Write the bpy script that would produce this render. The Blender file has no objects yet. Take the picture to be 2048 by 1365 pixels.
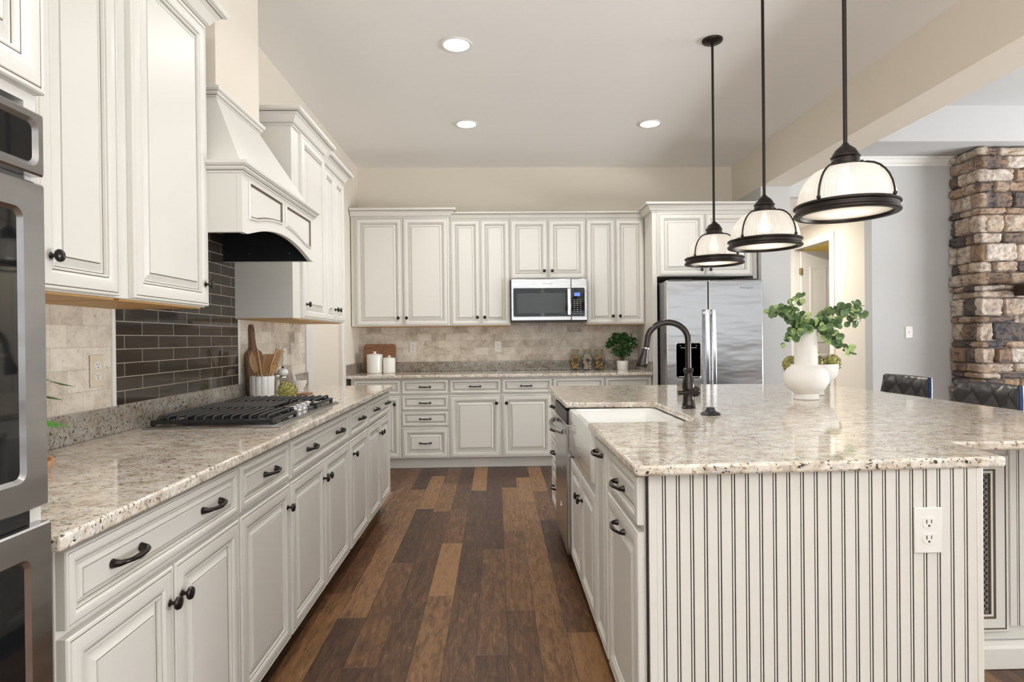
import bpy, bmesh, math, random
from mathutils import Vector, Matrix
random.seed(7)
PI = math.pi
SC = bpy.context.scene
COL = SC.collection

# ------------------------------------------------------------------ camera
cam = bpy.data.cameras.new('camera'); camo = bpy.data.objects.new('camera', cam); COL.objects.link(camo)
cam.sensor_width = 36; cam.sensor_fit = 'HORIZONTAL'; cam.lens = 1200 / 2048 * 36
cam.clip_start = .02; cam.clip_end = 200
YAW, PIT, ROL = .0267, -.0043, .0105
cR = Vector((math.cos(YAW), -math.sin(YAW), 0)); cF = Vector((math.sin(YAW), math.cos(YAW), 0)); cU = Vector((0, 0, 1))
cF, cU = cF * math.cos(PIT) + cU * math.sin(PIT), cU * math.cos(PIT) - cF * math.sin(PIT)
cR, cU = cR * math.cos(ROL) - cU * math.sin(ROL), cR * math.sin(ROL) + cU * math.cos(ROL)
camo.matrix_world = Matrix(((cR.x, cU.x, -cF.x, 0), (cR.y, cU.y, -cF.y, 0), (cR.z, cU.z, -cF.z, 1.256), (0, 0, 0, 1)))
SC.camera = camo

# ------------------------------------------------------------------ world, lights, exposure
w = bpy.data.worlds.new('world'); SC.world = w; w.use_nodes = True
w.node_tree.nodes['Background'].inputs[0].default_value = (.95, .975, 1, 1)
w.node_tree.nodes['Background'].inputs[1].default_value = 1.1
SC.view_settings.view_transform = 'Standard'; SC.view_settings.look = 'None'
SC.view_settings.exposure = 0.52; SC.view_settings.gamma = 1.0
try: SC.view_settings.use_curve_mapping = False
except Exception: pass
SC.cycles.use_denoising = True
SC.cycles.max_bounces = 8; SC.cycles.diffuse_bounces = 5; SC.cycles.glossy_bounces = 4
SC.cycles.transmission_bounces = 8; SC.cycles.transparent_max_bounces = 8
SC.cycles.caustics_reflective = False; SC.cycles.caustics_refractive = False
SC.cycles.sample_clamp_indirect = 6

def area(name, loc, target, sx, sy, power, color):
    l = bpy.data.lights.new(name, 'AREA'); l.shape = 'RECTANGLE'; l.size = sx; l.size_y = sy; l.energy = power; l.color = color
    o = bpy.data.objects.new(name, l); COL.objects.link(o); o.location = loc
    o.rotation_euler = (Vector(target) - Vector(loc)).to_track_quat('-Z', 'Y').to_euler()
    return o
# unseen up-tilted fill lamps added for the ceilings, behind camera and in family room
area('ceiling_fill_rear', (.6, -2.9, .70), (.6, -2.93, 1.70), 4.5, 1.3, 340, (.95, .975, 1))
area('ceiling_fill_family', (7.9, 2.2, .8), (7.3, 2.2, 1.5), 4.2, 1.3, 330, (.95, .975, 1))

# ------------------------------------------------------------------ material helpers
def mat(name, col, rough=.5, metal=0, spec=.5, **kw):
    m = bpy.data.materials.new(name); m.use_nodes = True
    b = m.node_tree.nodes['Principled BSDF']
    b.inputs['Base Color'].default_value = (*col, 1); b.inputs['Roughness'].default_value = rough
    b.inputs['Metallic'].default_value = metal; b.inputs['Specular IOR Level'].default_value = spec
    for k, v in kw.items():
        b.inputs[k.replace('_', ' ')].default_value = v
    return m
class NT:
    def __init__(s, m): s.m = m; s.t = m.node_tree; s.b = s.t.nodes['Principled BSDF']
    def n(s, typ, **kw):
        x = s.t.nodes.new(typ)
        for k, v in kw.items():
            if k.startswith('i_'): x.inputs[int(k[2:])].default_value = v
            else: setattr(x, k, v)
        return x
    def l(s, a, b): s.t.links.new(a, b)
    def val(s, sock, v):
        if isinstance(v, (int, float)): sock.default_value = v
        else: s.l(v, sock)
    def math(s, op, a, b=None, c=None):
        x = s.n('ShaderNodeMath', operation=op); s.val(x.inputs[0], a)
        if b is not None: s.val(x.inputs[1], b)
        if c is not None: s.val(x.inputs[2], c)
        return x.outputs[0]
    def pos(s):
        g = s.n('ShaderNodeNewGeometry'); return g.outputs['Position']
    def obj(s):
        g = s.n('ShaderNodeTexCoord'); return g.outputs['Object']
    def sep(s, v):
        x = s.n('ShaderNodeSeparateXYZ'); s.l(v, x.inputs[0]); return x.outputs
    def comb(s, a, b, c=0):
        x = s.n('ShaderNodeCombineXYZ')
        for i, v in enumerate((a, b, c)): s.val(x.inputs[i], v)
        return x.outputs[0]
    def scale(s, v, sc, off=(0, 0, 0)):
        x = s.n('ShaderNodeMapping'); s.l(v, x.inputs[0]); x.inputs['Scale'].default_value = sc; x.inputs['Location'].default_value = off
        return x.outputs[0]
    def noise(s, v, sc, det=4, rough=.55, dist=0):
        x = s.n('ShaderNodeTexNoise'); s.l(v, x.inputs['Vector']); x.inputs['Scale'].default_value = sc
        x.inputs['Detail'].default_value = det; x.inputs['Roughness'].default_value = rough; x.inputs['Distortion'].default_value = dist
        return x.outputs[0]
    def ramp(s, f, stops, const=False):
        x = s.n('ShaderNodeValToRGB'); s.val(x.inputs[0], f); e = x.color_ramp.elements
        if const: x.color_ramp.interpolation = 'CONSTANT'
        while len(e) < len(stops): e.new(.5)
        for i, (p, c) in enumerate(stops):
            e[i].position = p; e[i].color = (*c, 1) if len(c) == 3 else c
        return x.outputs[0]
    def mix(s, f, a, b, blend='MIX'):
        x = s.n('ShaderNodeMix', data_type='RGBA', blend_type=blend); s.val(x.inputs[0], f)
        for sock, v in ((x.inputs[6], a), (x.inputs[7], b)):
            if isinstance(v, tuple): sock.default_value = (*v, 1)
            else: s.l(v, sock)
        return x.outputs[2]
    def color(s, c): s.l(c, s.b.inputs['Base Color'])
    def rough(s, c): s.val(s.b.inputs['Roughness'], c)
    def bump(s, h, strength=.3, dist=.002):
        x = s.n('ShaderNodeBump'); s.l(h, x.inputs['Height']); x.inputs['Strength'].default_value = strength; x.inputs['Distance'].default_value = dist
        s.l(x.outputs[0], s.b.inputs['Normal'])

M = {}
M['paint'] = mat('cream_paint', (.73, .715, .67), .36)
M['glaze'] = mat('brown_glaze', (.13, .10, .068), .55)
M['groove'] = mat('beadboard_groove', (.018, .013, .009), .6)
M['inside'] = mat('natural_wood_underside', (.55, .33, .13), .55)
M['wall'] = mat('wall_paint_cream', (.77, .71, .615), .85)
M['wallcool'] = mat('wall_paint_grey', (.57, .57, .56), .85)
M['ceil'] = mat('ceiling_paint', (.90, .89, .875), .9)
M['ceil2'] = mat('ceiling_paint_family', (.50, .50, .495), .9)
M['trimwhite'] = mat('trim_white', (.83, .82, .79), .4)
M['bronze'] = mat('oil_rubbed_bronze', (.045, .04, .038), .22, .85)
M['bronze2'] = mat('bronze_lamp', (.028, .022, .019), .38, .7)
M['steel'] = mat('brushed_steel', (.47, .47, .475), .22, 1)
M['steeldark'] = mat('steel_dark', (.24, .24, .25), .35, 1)
M['chrome'] = mat('chrome', (.8, .8, .82), .12, 1)
M['blackglass'] = mat('black_glass', (.008, .009, .010), .04)
M['mwscreen'] = mat('oven_screen', (.045, .048, .05), .12)
M['black'] = mat('black_plastic', (.012, .012, .013), .4)
M['iron'] = mat('cast_iron', (.018, .019, .021), .42)
M['darkliner'] = mat('hood_liner', (.012, .013, .016), .45)
M['porcelain'] = mat('porcelain', (.84, .835, .81), .10)
M['ceramic'] = mat('white_ceramic', (.84, .83, .80), .25)
M['matte'] = mat('matte_white_ceramic', (.80, .775, .74), .7)
M['plate'] = mat('white_plastic', (.82, .81, .77), .35)
M['platebeige'] = mat('beige_plastic', (.70, .62, .49), .4)
M['slot'] = mat('slot_dark', (.03, .03, .03), .6)
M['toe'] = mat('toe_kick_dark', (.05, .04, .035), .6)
M['leather'] = mat('black_leather', (.035, .032, .032), .36)
M['bluereflection'] = mat('blue_reflection_edge', (.004, .025, .10), .25)  # blue reflection along the stool edge, put into the colour
M['gold'] = mat('brass_lid', (.62, .45, .22), .3, 1)
M['wax'] = mat('jar_biscuit', (.72, .50, .25), .7)
M['pinkbit'] = mat('jar_pale_sweets', (.74, .55, .47), .7)
M['tag'] = mat('dark_tag', (.05, .03, .028), .5)
M['green'] = mat('boxwood_leaf', (.028, .10, .02), .28)
M['twig'] = mat('twig', (.10, .065, .03), .7)
M['eu'] = mat('eucalyptus_leaf', (.12, .21, .085), .5)
M['eulight'] = mat('eucalyptus_leaf_light', (.40, .52, .20), .5)
M['leafgreen'] = mat('houseplant_leaf', (.10, .32, .06), .4)
M['terracotta'] = mat('terracotta', (.62, .34, .19), .7)
M['screen'] = mat('display_blue', (.01, .02, .15), .2)
M['keys'] = mat('key_print', (.55, .55, .55), .5)
M['brass'] = mat('brass_hinge', (.45, .34, .2), .35, 1)
M['yellow'] = mat('wall_paint_yellow', (.62, .43, .10), .85)
M['meshmetal'] = mat('grille_metal', (.55, .57, .6), .35, .9)
M['mortar'] = mat('stone_mortar', (.20, .18, .165), .9)
M['mantelwood'] = mat('mantel_wood', (.03, .014, .008), .45)

n = NT(M['steel']); n.bump(n.noise(n.scale(n.obj(), (.7, .7, 2.6)), 3.2, 2, .5), .22, .02)
b = M['screen'].node_tree.nodes['Principled BSDF']; b.inputs['Emission Color'].default_value = (.1, .2, 1, 1); b.inputs['Emission Strength'].default_value = 1.0

def leafy(m, amt):
    n = NT(m); c = n.b.inputs['Base Color'].default_value[:3]
    r = n.noise(n.pos(), 38, 2)
    n.color(n.ramp(r, [(.3, tuple(x * (1 - amt) for x in c)), (.7, tuple(min(1, x * (1 + amt)) for x in c))]))
leafy(M['green'], .6); leafy(M['eu'], .45); leafy(M['eulight'], .3)

# artichoke: green bract with purple brown tips
m = M['arti'] = mat('artichoke', (.32, .37, .07), .45); n = NT(m)
r = n.noise(n.pos(), 30, 3)
n.color(n.ramp(r, [(.32, (.16, .13, .07)), (.42, (.36, .40, .06)), (.60, (.52, .56, .14)), (.72, (.62, .46, .27))]))

M['artitip'] = mat('artichoke_tip', (.30, .22, .10), .5)
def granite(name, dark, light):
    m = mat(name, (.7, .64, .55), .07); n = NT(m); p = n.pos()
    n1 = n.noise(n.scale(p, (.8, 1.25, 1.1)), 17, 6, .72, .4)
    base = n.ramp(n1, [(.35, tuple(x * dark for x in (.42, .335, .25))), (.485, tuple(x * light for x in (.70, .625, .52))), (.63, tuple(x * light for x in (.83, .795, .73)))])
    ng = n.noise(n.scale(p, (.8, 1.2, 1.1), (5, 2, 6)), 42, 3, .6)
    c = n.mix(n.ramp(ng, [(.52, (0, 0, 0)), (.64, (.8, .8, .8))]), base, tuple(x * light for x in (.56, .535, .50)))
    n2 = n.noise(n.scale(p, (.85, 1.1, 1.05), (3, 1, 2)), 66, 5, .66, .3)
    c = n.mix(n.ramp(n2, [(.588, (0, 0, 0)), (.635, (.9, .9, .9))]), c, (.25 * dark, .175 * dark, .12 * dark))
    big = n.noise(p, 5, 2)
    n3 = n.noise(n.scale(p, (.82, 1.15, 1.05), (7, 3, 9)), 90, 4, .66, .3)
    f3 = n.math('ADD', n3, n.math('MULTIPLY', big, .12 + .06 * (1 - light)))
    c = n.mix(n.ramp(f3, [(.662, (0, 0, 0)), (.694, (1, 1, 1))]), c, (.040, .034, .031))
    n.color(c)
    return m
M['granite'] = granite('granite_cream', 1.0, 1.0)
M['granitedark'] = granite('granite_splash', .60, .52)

def tile(name, horiz, tw, th, dark=False):
    m = mat(name, (.6, .52, .42), .45); n = NT(m); s = n.sep(n.pos()); a = s[horiz]
    v = n.comb(a, s[2])
    br = n.n('ShaderNodeTexBrick'); n.l(v, br.inputs['Vector'])
    br.offset = .5; br.inputs['Scale'].default_value = 1; br.inputs['Brick Width'].default_value = tw; br.inputs['Row Height'].default_value = th
    br.inputs['Mortar Smooth'].default_value = .2; br.inputs['Bias'].default_value = 0
    br.inputs['Color1'].default_value = (0, 0, 0, 1); br.inputs['Color2'].default_value = (1, 1, 1, 1); br.inputs['Mortar'].default_value = (.5, .5, .5, 1)
    if dark:
        br.inputs['Mortar Size'].default_value = .0016
        c = n.mix(n.sep(br.outputs[0])[0], (.036, .027, .021), (.058, .044, .034))
        c = n.mix(br.outputs['Fac'], c, (.42, .36, .29)); n.color(c)
        n.rough(n.math('MULTIPLY_ADD', br.outputs['Fac'], .5, .06))
        h = n.math('ADD', n.math('MULTIPLY', br.outputs['Fac'], -1), n.math('MULTIPLY', n.noise(n.pos(), 9, 2), .35))
        n.bump(h, .22, .003)
    else:
        br.inputs['Mortar Size'].default_value = .0013
        u = n.sep(br.outputs[0])[0]
        n1 = n.noise(n.pos(), 9, 6, .7, .4)
        f = n.math('ADD', n.math('MULTIPLY', n1, .85), n.math('MULTIPLY', u, .22))
        c = n.ramp(f, [(.32, (.37, .32, .26)), (.48, (.62, .55, .46)), (.64, (.78, .72, .63)), (.82, (.85, .80, .72))])
        n2 = n.noise(n.pos(), 60, 4, .7)
        c = n.mix(n.ramp(n2, [(.60, (0, 0, 0)), (.70, (.75, .75, .75))]), c, (.30, .25, .20))
        c = n.mix(n.math('MULTIPLY', br.outputs['Fac'], .6), c, (.42, .37, .31)); n.color(c)
        n.bump(n.math('MULTIPLY', br.outputs['Fac'], -1), .2, .002)
    return m
M['trav_left'] = tile('travertine_left', 1, .152, .0775)
M['trav_back'] = tile('travertine_back', 0, .152, .0775)
M['darktile'] = tile('dark_glass_tile', 1, .236, .0535, True)

def wood(name, c0, c1, axis=2, sc=1.0, rough=.45):
    m = mat(name, c0, rough); n = NT(m); s = [14 * sc] * 3; s[axis] = 1.6 * sc
    g = n.noise(n.scale(n.obj(), tuple(s)), 3.2, 5, .6, .7)
    n.color(n.ramp(g, [(.32, c0), (.68, c1)])); return m
M['walnut'] = wood('walnut', (.085, .04, .02), (.24, .125, .065), 2, 3)
M['boardwood'] = wood('board_wood', (.20, .085, .035), (.36, .17, .075), 0, 2)
M['spoonwood'] = wood('utensil_wood', (.36, .19, .075), (.54, .32, .145), 2, 1)

# floor: hand scraped planks running away from the camera
m = M['floor'] = mat('plank_floor', (.1, .05, .03), .36, 0, .28); n = NT(m); p = n.pos(); s = n.sep(p)
W_ = .127
cx = n.math('DIVIDE', n.math('ADD', s[0], 20.03), W_); col = n.math('FLOOR', cx); fx = n.math('FRACT', cx)
wn = n.n('ShaderNodeTexWhiteNoise', noise_dimensions='1D'); n.l(col, wn.inputs['W'])
cy = n.math('DIVIDE', n.math('ADD', s[1], n.math('MULTIPLY', wn.outputs['Value'], 7.3)), n.math('MULTIPLY_ADD', wn.outputs['Value'], .45, .75))
cy = n.math('ADD', cy, 40); row = n.math('FLOOR', cy); fy = n.math('FRACT', cy)
w2 = n.n('ShaderNodeTexWhiteNoise', noise_dimensions='2D'); n.l(n.comb(col, row), w2.inputs['Vector'])
g = n.noise(n.comb(n.math('MULTIPLY_ADD', w2.outputs['Value'], 31, n.math('MULTIPLY', s[0], 9)), n.math('MULTIPLY', s[1], 1.5), n.math('MULTIPLY', w2.outputs['Value'], 50)), 5, 6, .66, .9)
g2 = n.noise(n.comb(n.math('MULTIPLY', s[0], 60), n.math('MULTIPLY', s[1], 5), w2.outputs['Value']), 4, 3, .6)
t = n.math('ADD', n.math('MULTIPLY', n.math('POWER', w2.outputs['Value'], 1.6), .50), n.math('MULTIPLY', g, .95))
g3 = n.noise(n.comb(n.math('MULTIPLY', s[0], 16), n.math('MULTIPLY', s[1], 2.2), n.math('MULTIPLY', w2.outputs['Value'], 23)), 7, 5, .75, 1.6)
t = n.math('ADD', n.math('ADD', t, n.math('MULTIPLY', g2, .22)), n.math('MULTIPLY', g3, .40))
t = n.math('MULTIPLY_ADD', t, 1.05, -.42)
c = n.ramp(t, [(.20, (.026, .015, .013)), (.42, (.064, .032, .020)), (.62, (.125, .062, .031)), (.92, (.29, .155, .070))])
ex = n.math('MINIMUM', fx, n.math('SUBTRACT', 1, fx)); ey = n.math('MINIMUM', fy, n.math('SUBTRACT', 1, fy))
gap = n.math('MAXIMUM', n.math('LESS_THAN', ex, .010), n.math('LESS_THAN', ey, .0022))
c = n.mix(n.math('MULTIPLY', gap, .75), c, (.020, .012, .009)); c = n.mix(n.math('MULTIPLY', n.math('LESS_THAN', ey, .0022), .5), c, (.20, .15, .12)); n.color(c)
n.rough(n.math('MULTIPLY_ADD', g3, .25, .22))
n.bump(n.math('SUBTRACT', n.math('ADD', n.math('MULTIPLY', g, .6), n.math('MULTIPLY', g2, .3)), gap), .35, .0025)

# stacked stone: colour from a per-stone attribute
m = M['stone'] = mat('stack_stone', (.4, .3, .22), .85); n = NT(m)
at = n.n('ShaderNodeAttribute', attribute_name='stone'); sv = n.sep(at.outputs['Color'])
c = n.ramp(sv[0], [(.0, (.055, .055, .066)), (.16, (.14, .105, .09)), (.34, (.34, .21, .12)), (.55, (.44, .315, .22)), (.78, (.58, .47, .37)), (1., (.68, .60, .52))])
nn = n.noise(n.pos(), 16, 6, .7, .3)
c = n.mix(n.ramp(nn, [(.34, (.7, .7, .7)), (.55, (0, 0, 0))]), c, (.16, .125, .11)); n.color(c)
n.bump(n.noise(n.pos(), 28, 6, .7), .9, .02)

# pendant glass: frosted prismatic glass that passes the bulb's light
def frosted(name, clear, tr, glossy=.08):
    m = bpy.data.materials.new(name); m.use_nodes = True; t = m.node_tree; o = t.nodes['Material Output']; t.nodes.remove(t.nodes['Principled BSDF'])
    d = t.nodes.new('ShaderNodeBsdfDiffuse'); d.inputs[0].default_value = (.72, .70, .67, 1)
    g = t.nodes.new('ShaderNodeBsdfGlossy'); g.inputs['Roughness'].default_value = .12
    c = t.nodes.new('ShaderNodeBsdfTransparent'); x = t.nodes.new('ShaderNodeBsdfTranslucent'); x.inputs[0].default_value = (1, .97, .92, 1)
    def mix(f, p, q):
        m_ = t.nodes.new('ShaderNodeMixShader'); m_.inputs[0].default_value = f; t.links.new(p, m_.inputs[1]); t.links.new(q, m_.inputs[2]); return m_.outputs[0]
    r = mix(tr / (1 - clear - glossy), d.outputs[0], x.outputs[0]); r = mix(glossy / (1 - clear), r, g.outputs[0]); r = mix(clear, r, c.outputs[0])
    t.links.new(r, o.inputs[0]); return m
M['frost'] = frosted('prismatic_glass', .11, .30)
M['frost2'] = frosted('frosted_disc', .10, .66)
def thin_glass(name):
    m = bpy.data.materials.new(name); m.use_nodes = True; t = m.node_tree; o = t.nodes['Material Output']; t.nodes.remove(t.nodes['Principled BSDF'])
    a = t.nodes.new('ShaderNodeBsdfTransparent'); a.inputs[0].default_value = (.95, .97, .955, 1)
    g = t.nodes.new('ShaderNodeBsdfGlossy'); g.inputs['Roughness'].default_value = .03
    lw = t.nodes.new('ShaderNodeLayerWeight'); lw.inputs[0].default_value = .5; f = t.nodes.new('ShaderNodeMath'); f.operation = 'POWER'; t.links.new(lw.outputs['Facing'], f.inputs[0]); f.inputs[1].default_value = 3.5
    mx = t.nodes.new('ShaderNodeMixShader'); t.links.new(f.outputs[0], mx.inputs[0]); t.links.new(a.outputs[0], mx.inputs[1]); t.links.new(g.outputs[0], mx.inputs[2]); t.links.new(mx.outputs[0], o.inputs[0])
    return m
M['glass'] = thin_glass('clear_jar_glass')
def emit(name, col, st):
    m = bpy.data.materials.new(name); m.use_nodes = True; t = m.node_tree
    e = t.nodes.new('ShaderNodeEmission'); e.inputs[0].default_value = (*col, 1); e.inputs[1].default_value = st
    t.links.new(e.outputs[0], t.nodes['Material Output'].inputs[0]); return m
M['lens'] = emit('lamp_lens', (1, .97, .92), 9)
M['bulb'] = emit('lamp_bulb', (1, .93, .82), 2.5)

# ------------------------------------------------------------------ mesh helpers
class MB:
    def __init__(s): s.v = []; s.f = []; s.m = []
    def add(s, vs, fs, mi=0):
        o = len(s.v); s.v += [tuple(v) for v in vs]
        for f in fs: s.f.append([i + o for i in f]); s.m.append(mi)
        return s
    def box(s, x0, x1, y0, y1, z0, z1, mi=0):
        return s.add([(x0, y0, z0), (x1, y0, z0), (x1, y1, z0), (x0, y1, z0), (x0, y0, z1), (x1, y0, z1), (x1, y1, z1), (x0, y1, z1)],
                     [(0, 3, 2, 1), (4, 5, 6, 7), (0, 1, 5, 4), (1, 2, 6, 5), (2, 3, 7, 6), (3, 0, 4, 7)], mi)
    def prism(s, poly, z0, z1, mi=0, axis='z'):
        def P(a, b, c): return (a, b, c) if axis == 'z' else ((a, c, b) if axis == 'y' else (c, a, b))
        k = len(poly); vs = [P(a, b, z0) for a, b in poly] + [P(a, b, z1) for a, b in poly]
        fs = [tuple(range(k - 1, -1, -1)), tuple(range(k, 2 * k))] + [(i, (i + 1) % k, k + (i + 1) % k, k + i) for i in range(k)]
        return s.add(vs, fs, mi)
    def lathe(s, prof, seg=24, c=(0, 0, 0), mi=0, axis='z', rf=None, caps=True):
        rings = []
        def P(r, h, a):
            x, y = r * math.cos(a), r * math.sin(a)
            if axis == 'z': return (c[0] + x, c[1] + y, c[2] + h)
            if axis == '-y': return (c[0] + x, c[1] - h, c[2] + y)
            if axis == '-x': return (c[0] - h, c[1] + x, c[2] + y)
        vs = []
        for r, h in prof:
            for i in range(seg):
                a = 2 * PI * i / seg
                vs.append(P(r * (rf(a, h) if rf else 1), h, a))
        k = len(prof); fs = []
        for j in range(k - 1):
            for i in range(seg):
                fs.append((j * seg + i, j * seg + (i + 1) % seg, (j + 1) * seg + (i + 1) % seg, (j + 1) * seg + i))
        if caps and prof[0][0] > 1e-6: fs.append(tuple(range(seg - 1, -1, -1)))
        if caps and prof[-1][0] > 1e-6: fs.append(tuple((k - 1) * seg + i for i in range(seg)))
        return s.add(vs, fs, mi)
    def tube(s, pts, rad, seg=10, mi=0, caps=True):
        pts = [Vector(p) for p in pts]; k = len(pts)
        if not hasattr(rad, '__len__'): rad = [rad] * k
        T = [((pts[min(i + 1, k - 1)] - pts[max(i - 1, 0)]).normalized()) for i in range(k)]
        nrm = T[0].orthogonal().normalized(); vs = []
        for i in range(k):
            nrm = (nrm - T[i] * nrm.dot(T[i]))
            nrm = nrm.normalized() if nrm.length > 1e-6 else T[i].orthogonal().normalized()
            bn = T[i].cross(nrm)
            for j in range(seg):
                a = 2 * PI * j / seg
                vs.append(pts[i] + (nrm * math.cos(a) + bn * math.sin(a)) * rad[i])
        fs = [(i * seg + j, i * seg + (j + 1) % seg, (i + 1) * seg + (j + 1) % seg, (i + 1) * seg + j) for i in range(k - 1) for j in range(seg)]
        if caps: fs += [tuple(range(seg - 1, -1, -1)), tuple((k - 1) * seg + j for j in range(seg))]
        return s.add(vs, fs, mi)
    def rings(s, w, h, prof, x0=0, z0=0, y0=0):
        """nested mitred rectangles on the x-z plane facing -y: prof = (inset, outward, material)"""
        vs = []
        for ins, d, _ in prof:
            vs += [(x0 + ins, y0 - d, z0 + ins), (x0 + w - ins, y0 - d, z0 + ins), (x0 + w - ins, y0 - d, z0 + h - ins), (x0 + ins, y0 - d, z0 + h - ins)]
        for j in range(1, len(prof)):
            o = (j - 1) * 4
            s.add(vs[o:o + 8], [(i, (i + 1) % 4, 4 + (i + 1) % 4, 4 + i) for i in range(4)], prof[j][2])
        s.add(vs[-4:], [(0, 1, 2, 3)], 0); s.add(vs[:4], [(3, 2, 1, 0)], 0)
        return s
    def sweep(s, prof, path, mi=0, closed=False):
        """profile (outward, up, material) swept along a level path; outward is to the right of travel"""
        k = len(path); P = [Vector((p[0], p[1])) for p in path]; z = path[0][2]; offs = []
        for i in range(k):
            d0 = (P[i] - P[i - 1]).normalized() if (i > 0 or closed) else None
            d1 = (P[(i + 1) % k] - P[i]).normalized() if (i < k - 1 or closed) else None
            d0 = d0 or d1; d1 = d1 or d0
            n0 = Vector((d0.y, -d0.x)); n1 = Vector((d1.y, -d1.x)); b = (n0 + n1)
            b = b / max(1e-6, b.dot(n0)); offs.append(b)
        q = len(prof); vs = []
        for i in range(k):
            for pr in prof: vs.append((P[i].x + offs[i].x * pr[0], P[i].y + offs[i].y * pr[0], z + pr[1]))
        for i in range(k if closed else k - 1):
            j = (i + 1) % k
            for a in range(q - 1):
                s.add([vs[i * q + a], vs[j * q + a], vs[j * q + a + 1], vs[i * q + a + 1]], [(0, 1, 2, 3)], prof[a + 1][2] if len(prof[a + 1]) > 2 else mi)
        if not closed:
            s.add(vs[:q], [tuple(range(q))], mi); s.add(vs[(k - 1) * q:], [tuple(range(q - 1, -1, -1))], mi)
        return s
    def leaf(s, c, d, nrm, L, Wd, mi=0, cup=.15, k=8):
        d = Vector(d).normalized(); nrm = Vector(nrm); nrm = (nrm - d * nrm.dot(d)).normalized(); t = d.cross(nrm); c = Vector(c)
        vs = [c + d * L * .5 - nrm * cup * Wd]
        for i in range(k):
            a = 2 * PI * i / k
            vs.append(c + d * (L * .5 - L * .5 * math.cos(a)) + t * Wd * .5 * math.sin(a))
        return s.add(vs, [(0, 1 + i, 1 + (i + 1) % k) for i in range(k)], mi)
    def build(s, name, mats, parent=None, smooth=35, bevel=0, bseg=2, merge=False):
        me = bpy.data.meshes.new(name); me.from_pydata(s.v, [], s.f)
        if not isinstance(mats, (list, tuple)): mats = [mats]
        for x in mats: me.materials.append(M[x] if isinstance(x, str) else x)
        me.polygons.foreach_set('material_index', s.m)
        if merge:
            bm = bmesh.new(); bm.from_mesh(me); bmesh.ops.remove_doubles(bm, verts=bm.verts, dist=1e-5)
            bmesh.ops.recalc_face_normals(bm, faces=bm.faces); bm.to_mesh(me); bm.free()
        me.update()
        if smooth:
            me.shade_smooth(); me.set_sharp_from_angle(angle=math.radians(smooth))
        o = bpy.data.objects.new(name, me); COL.objects.link(o)
        if parent is not None: o.parent = parent
        if bevel:
            bv = o.modifiers.new('bevel', 'BEVEL'); bv.width = bevel; bv.segments = bseg; bv.limit_method = 'ANGLE'; bv.angle_limit = math.radians(40)
        return o
def tag(o, label, cat, group=None, kind=None):
    o['label'] = label; o['category'] = cat
    if group: o['group'] = group
    if kind: o['kind'] = kind
    return o
def thing(name, label, cat, loc=(0, 0, 0), rz=0, group=None):
    o = bpy.data.objects.new(name, None); COL.objects.link(o); o.empty_display_size = .05
    o.location = loc; o.rotation_euler = (0, 0, rz); return tag(o, label, cat, group)
def struct(name, mb, mats, **kw):
    o = mb.build(name, mats, **kw); o['kind'] = 'structure'; return o
def dup(root, loc, label, rz=None, group=None):
    r = root.copy(); COL.objects.link(r); r.location = loc; r['label'] = label
    if rz is not None: r.rotation_euler = (0, 0, rz)
    if group: r['group'] = group
    for ch in list(root.children):
        c = ch.copy(); COL.objects.link(c); c.parent = r
        for g in list(ch.children):
            d = g.copy(); COL.objects.link(d); d.parent = c
    return r
RL, RB, RI = PI / 2, 0, -PI / 2     # units facing +X, -Y, -X

# ------------------------------------------------------------------ room shell
XW, YB, XR, ZC = -1.449, 6.404, 2.556, 3.081
Y0 = -3.2
B = lambda *a: MB().box(*a)
struct('floor', B(-1.6, 8.2, Y0 - .1, 9, -.05, 0), 'floor', smooth=0)
struct('ceiling', B(XW - .12, XR, Y0, YB + .12, ZC, ZC + .08), 'ceil', smooth=0)
wl = MB(); wl.box(XW - .12, XW, Y0, 4.73, 0, ZC); wl.box(XW - .12, XW, 4.73, 5.66, 2.15, ZC); wl.box(XW - .12, XW, 5.66, YB, 0, ZC)
struct('wall_left', wl, 'wall', smooth=0)
struct('wall_back', B(XW - .12, XR + .29, YB, YB + .12, 0, ZC), 'wall', smooth=0)
struct('wall_right', B(XR, XR + .285, 5.70, YB, 0, 2.69), 'wallcool', smooth=0)
struct('beam', B(XR, XR + .285, Y0, YB, 2.69, ZC + .08), 'wall', smooth=0)
# family room beyond the beam
YG = 5.86
wf = MB(); wf.box(XR + .285, 3.738, YG, YG + .12, 2.629, 3.4); wf.box(3.738, 8.1, YG, YG + .12, 0, 3.4)
struct('wall_far', wf, 'wallcool', smooth=0)
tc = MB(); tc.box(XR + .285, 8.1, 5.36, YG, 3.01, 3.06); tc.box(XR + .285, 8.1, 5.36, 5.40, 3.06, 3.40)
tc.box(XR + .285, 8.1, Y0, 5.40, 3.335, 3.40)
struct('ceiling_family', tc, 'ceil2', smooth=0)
crown = [(0, 0), (.008, 0), (.012, .012), (.03, .03), (.045, .052), (.062, .062), (.062, .082), (0, .082)]
cr = MB().sweep(crown, [(8.0, YG, 2.927), (XR + .287, YG, 2.927)]); cr.v = [(x, 2 * YG - y, z) if y > YG else (x, y, z) for x, y, z in cr.v]
struct('trim_1', cr, 'trimwhite')
wr = MB()   # outer wall of the family room with tall windows
for y0, y1, z0, z1 in ((Y0, 0, 0, 3.4), (4.4, YG, 0, 3.4), (0, 4.4, 0, .5), (0, 4.4, 2.75, 3.4)): wr.box(8.1, 8.22, y0, y1, z0, z1)
struct('wall_family', wr, 'wallcool', smooth=0)
wb = MB()
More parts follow.
